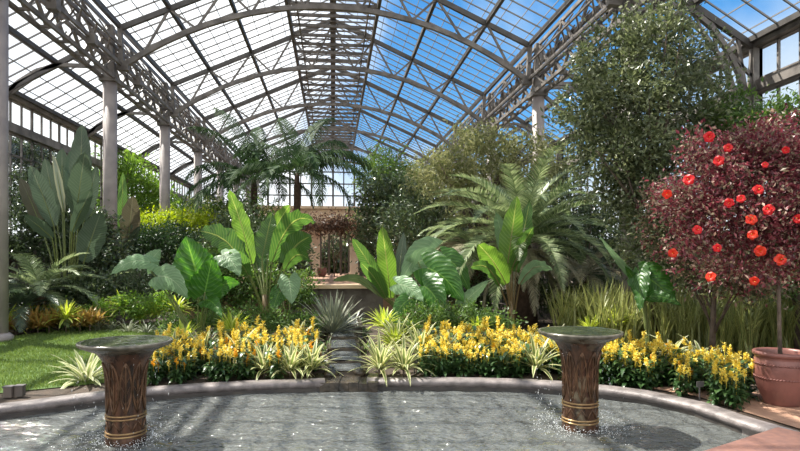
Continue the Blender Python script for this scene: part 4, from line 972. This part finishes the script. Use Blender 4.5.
# ------------------------------------------------------------------ small things
for i,(x,y,lab) in enumerate([(9,399,'small dark wooden garden light box on the lawn edge, left of two'),(20,398,'small dark wooden garden light box on the lawn edge, right of two')]):
    p=gr(x,y-2,0.012); r=empty('garden_light',p,lab,'garden light'); 
    m=MB(); m.box((0,0,.055),(.085,.07,.11)); m.build('housing',M['box'],r,False); m=MB(); m.box((0,0,.118),(.1,.085,.016)); m.build('cap',M['tagm'],r,False)
for x,y,lab in [(641,384,'small dark plant label on a stake in the right bed, nearer the fountain'),(709,381,'small dark plant label on a stake in the right bed, nearer the pot'),(416,380,'small plant label by the coping right of the channel')]:
    p=gr(x,rimy(x)-1.0,0); p=p+V((0,.16,0)); r=empty('plant_label',p,lab,'plant label'); MB().bar((0,0,-.02),(0,0,.16),.012).build('stake',M['tagm'],r,False); m=MB(); m.box((0,-.012,.18),(.085,.008,.06)); m.build('plate',M['tagm'],r,False)
for k,(y,lab) in enumerate([(13.2,'small grey spotlight on the left girder, nearest'),(15.2,'small grey spotlight on the left girder, second'),(18.6,'small grey spotlight on the left girder, third')]):
    r=empty('spotlight',(-5.93,y,6.98),lab,'spotlight'); m=MB(); m.box((0,0,0),(.22,.22,.26)); m.build('housing',M['steel'],r,False); MB().bar((0,0,0),(-.17,0,-.33),.04).build('bracket',M['steel'],r,False)

# ------------------------------------------------------------------ light
w=bpy.data.worlds.new('sky'); bpy.context.scene.world=w; w.use_nodes=True; t=w.node_tree; t.nodes.clear()
out=t.nodes.new('ShaderNodeOutputWorld'); bg=t.nodes.new('ShaderNodeBackground'); tc=t.nodes.new('ShaderNodeTexCoord')
sp=t.nodes.new('ShaderNodeSeparateXYZ'); t.links.new(tc.outputs['Generated'],sp.inputs[0])
n1=noise_(t,2.2,5,tc.outputs['Generated'],.55); n2=noise_(t,5.5,4,tc.outputs['Generated'],.5)
# white cloud bank on the left, clear deep blue on the right, pale towards the horizon
f=math_(t,'ADD',math_(t,'MULTIPLY',sp.outputs[0],-5.0),math_(t,'MULTIPLY',math_(t,'SUBTRACT',n1,.5),2.4))
left=math_(t,'MAXIMUM',ramp(t,f,-.45,.15),ramp(t,sp.outputs[1],.15,-.25))
blue=mix(t,ramp(t,sp.outputs[2],.08,.55),(.16,.45,.80),(.035,.22,.62))
wisps=math_(t,'MULTIPLY',ramp(t,n2,.52,.75),.7)
blue=mix(t,wisps,blue,(.60,.74,.88))
blue=mix(t,ramp(t,sp.outputs[2],.20,.06),blue,(.9,.93,.96))
white=mix(t,ramp(t,n2,.35,.65),(.95,1.0,1.06),(1.5,1.5,1.48))
blue=mix(t,math_(t,'MULTIPLY',math_(t,'MULTIPLY',ramp(t,sp.outputs[0],.42,.62),ramp(t,sp.outputs[2],.36,.26)),.75),blue,(.75,.82,.90))
c=mix(t,left,blue,white)
t.links.new(c,bg.inputs[0]); bg.inputs[1].default_value=1.05; t.links.new(bg.outputs[0],out.inputs[0])
sd=bpy.data.lights.new('sun','SUN'); sd.energy=8.5; sd.angle=R(.6); sd.color=(1,.95,.86); so=bpy.data.objects.new('sun',sd); col.objects.link(so)
sd_dir=V((-.55,.35,.95)).normalized(); so.rotation_euler=sd_dir.to_track_quat('Z','Y').to_euler(); so.location=(-10,10,20)

# ------------------------------------------------------------------ camera
cd=bpy.data.cameras.new('camera'); cam=bpy.data.objects.new('camera',cd); col.objects.link(cam)
cd.sensor_width=36; cd.lens=F/800*36; cd.shift_y=(HY-225.5)/800; cd.clip_end=300; cd.clip_start=.05
cam.location=(0,0,EYE); cam.rotation_euler=(PI/2,0,-TH); sc=bpy.context.scene; sc.camera=cam
sc.view_settings.view_transform='Standard'; sc.view_settings.look='None'; sc.view_settings.exposure=0.38; sc.view_settings.gamma=1
sc.cycles.max_bounces=8; sc.cycles.transparent_max_bounces=16; sc.cycles.diffuse_bounces=3; sc.cycles.glossy_bounces=3; sc.cycles.use_denoising=True
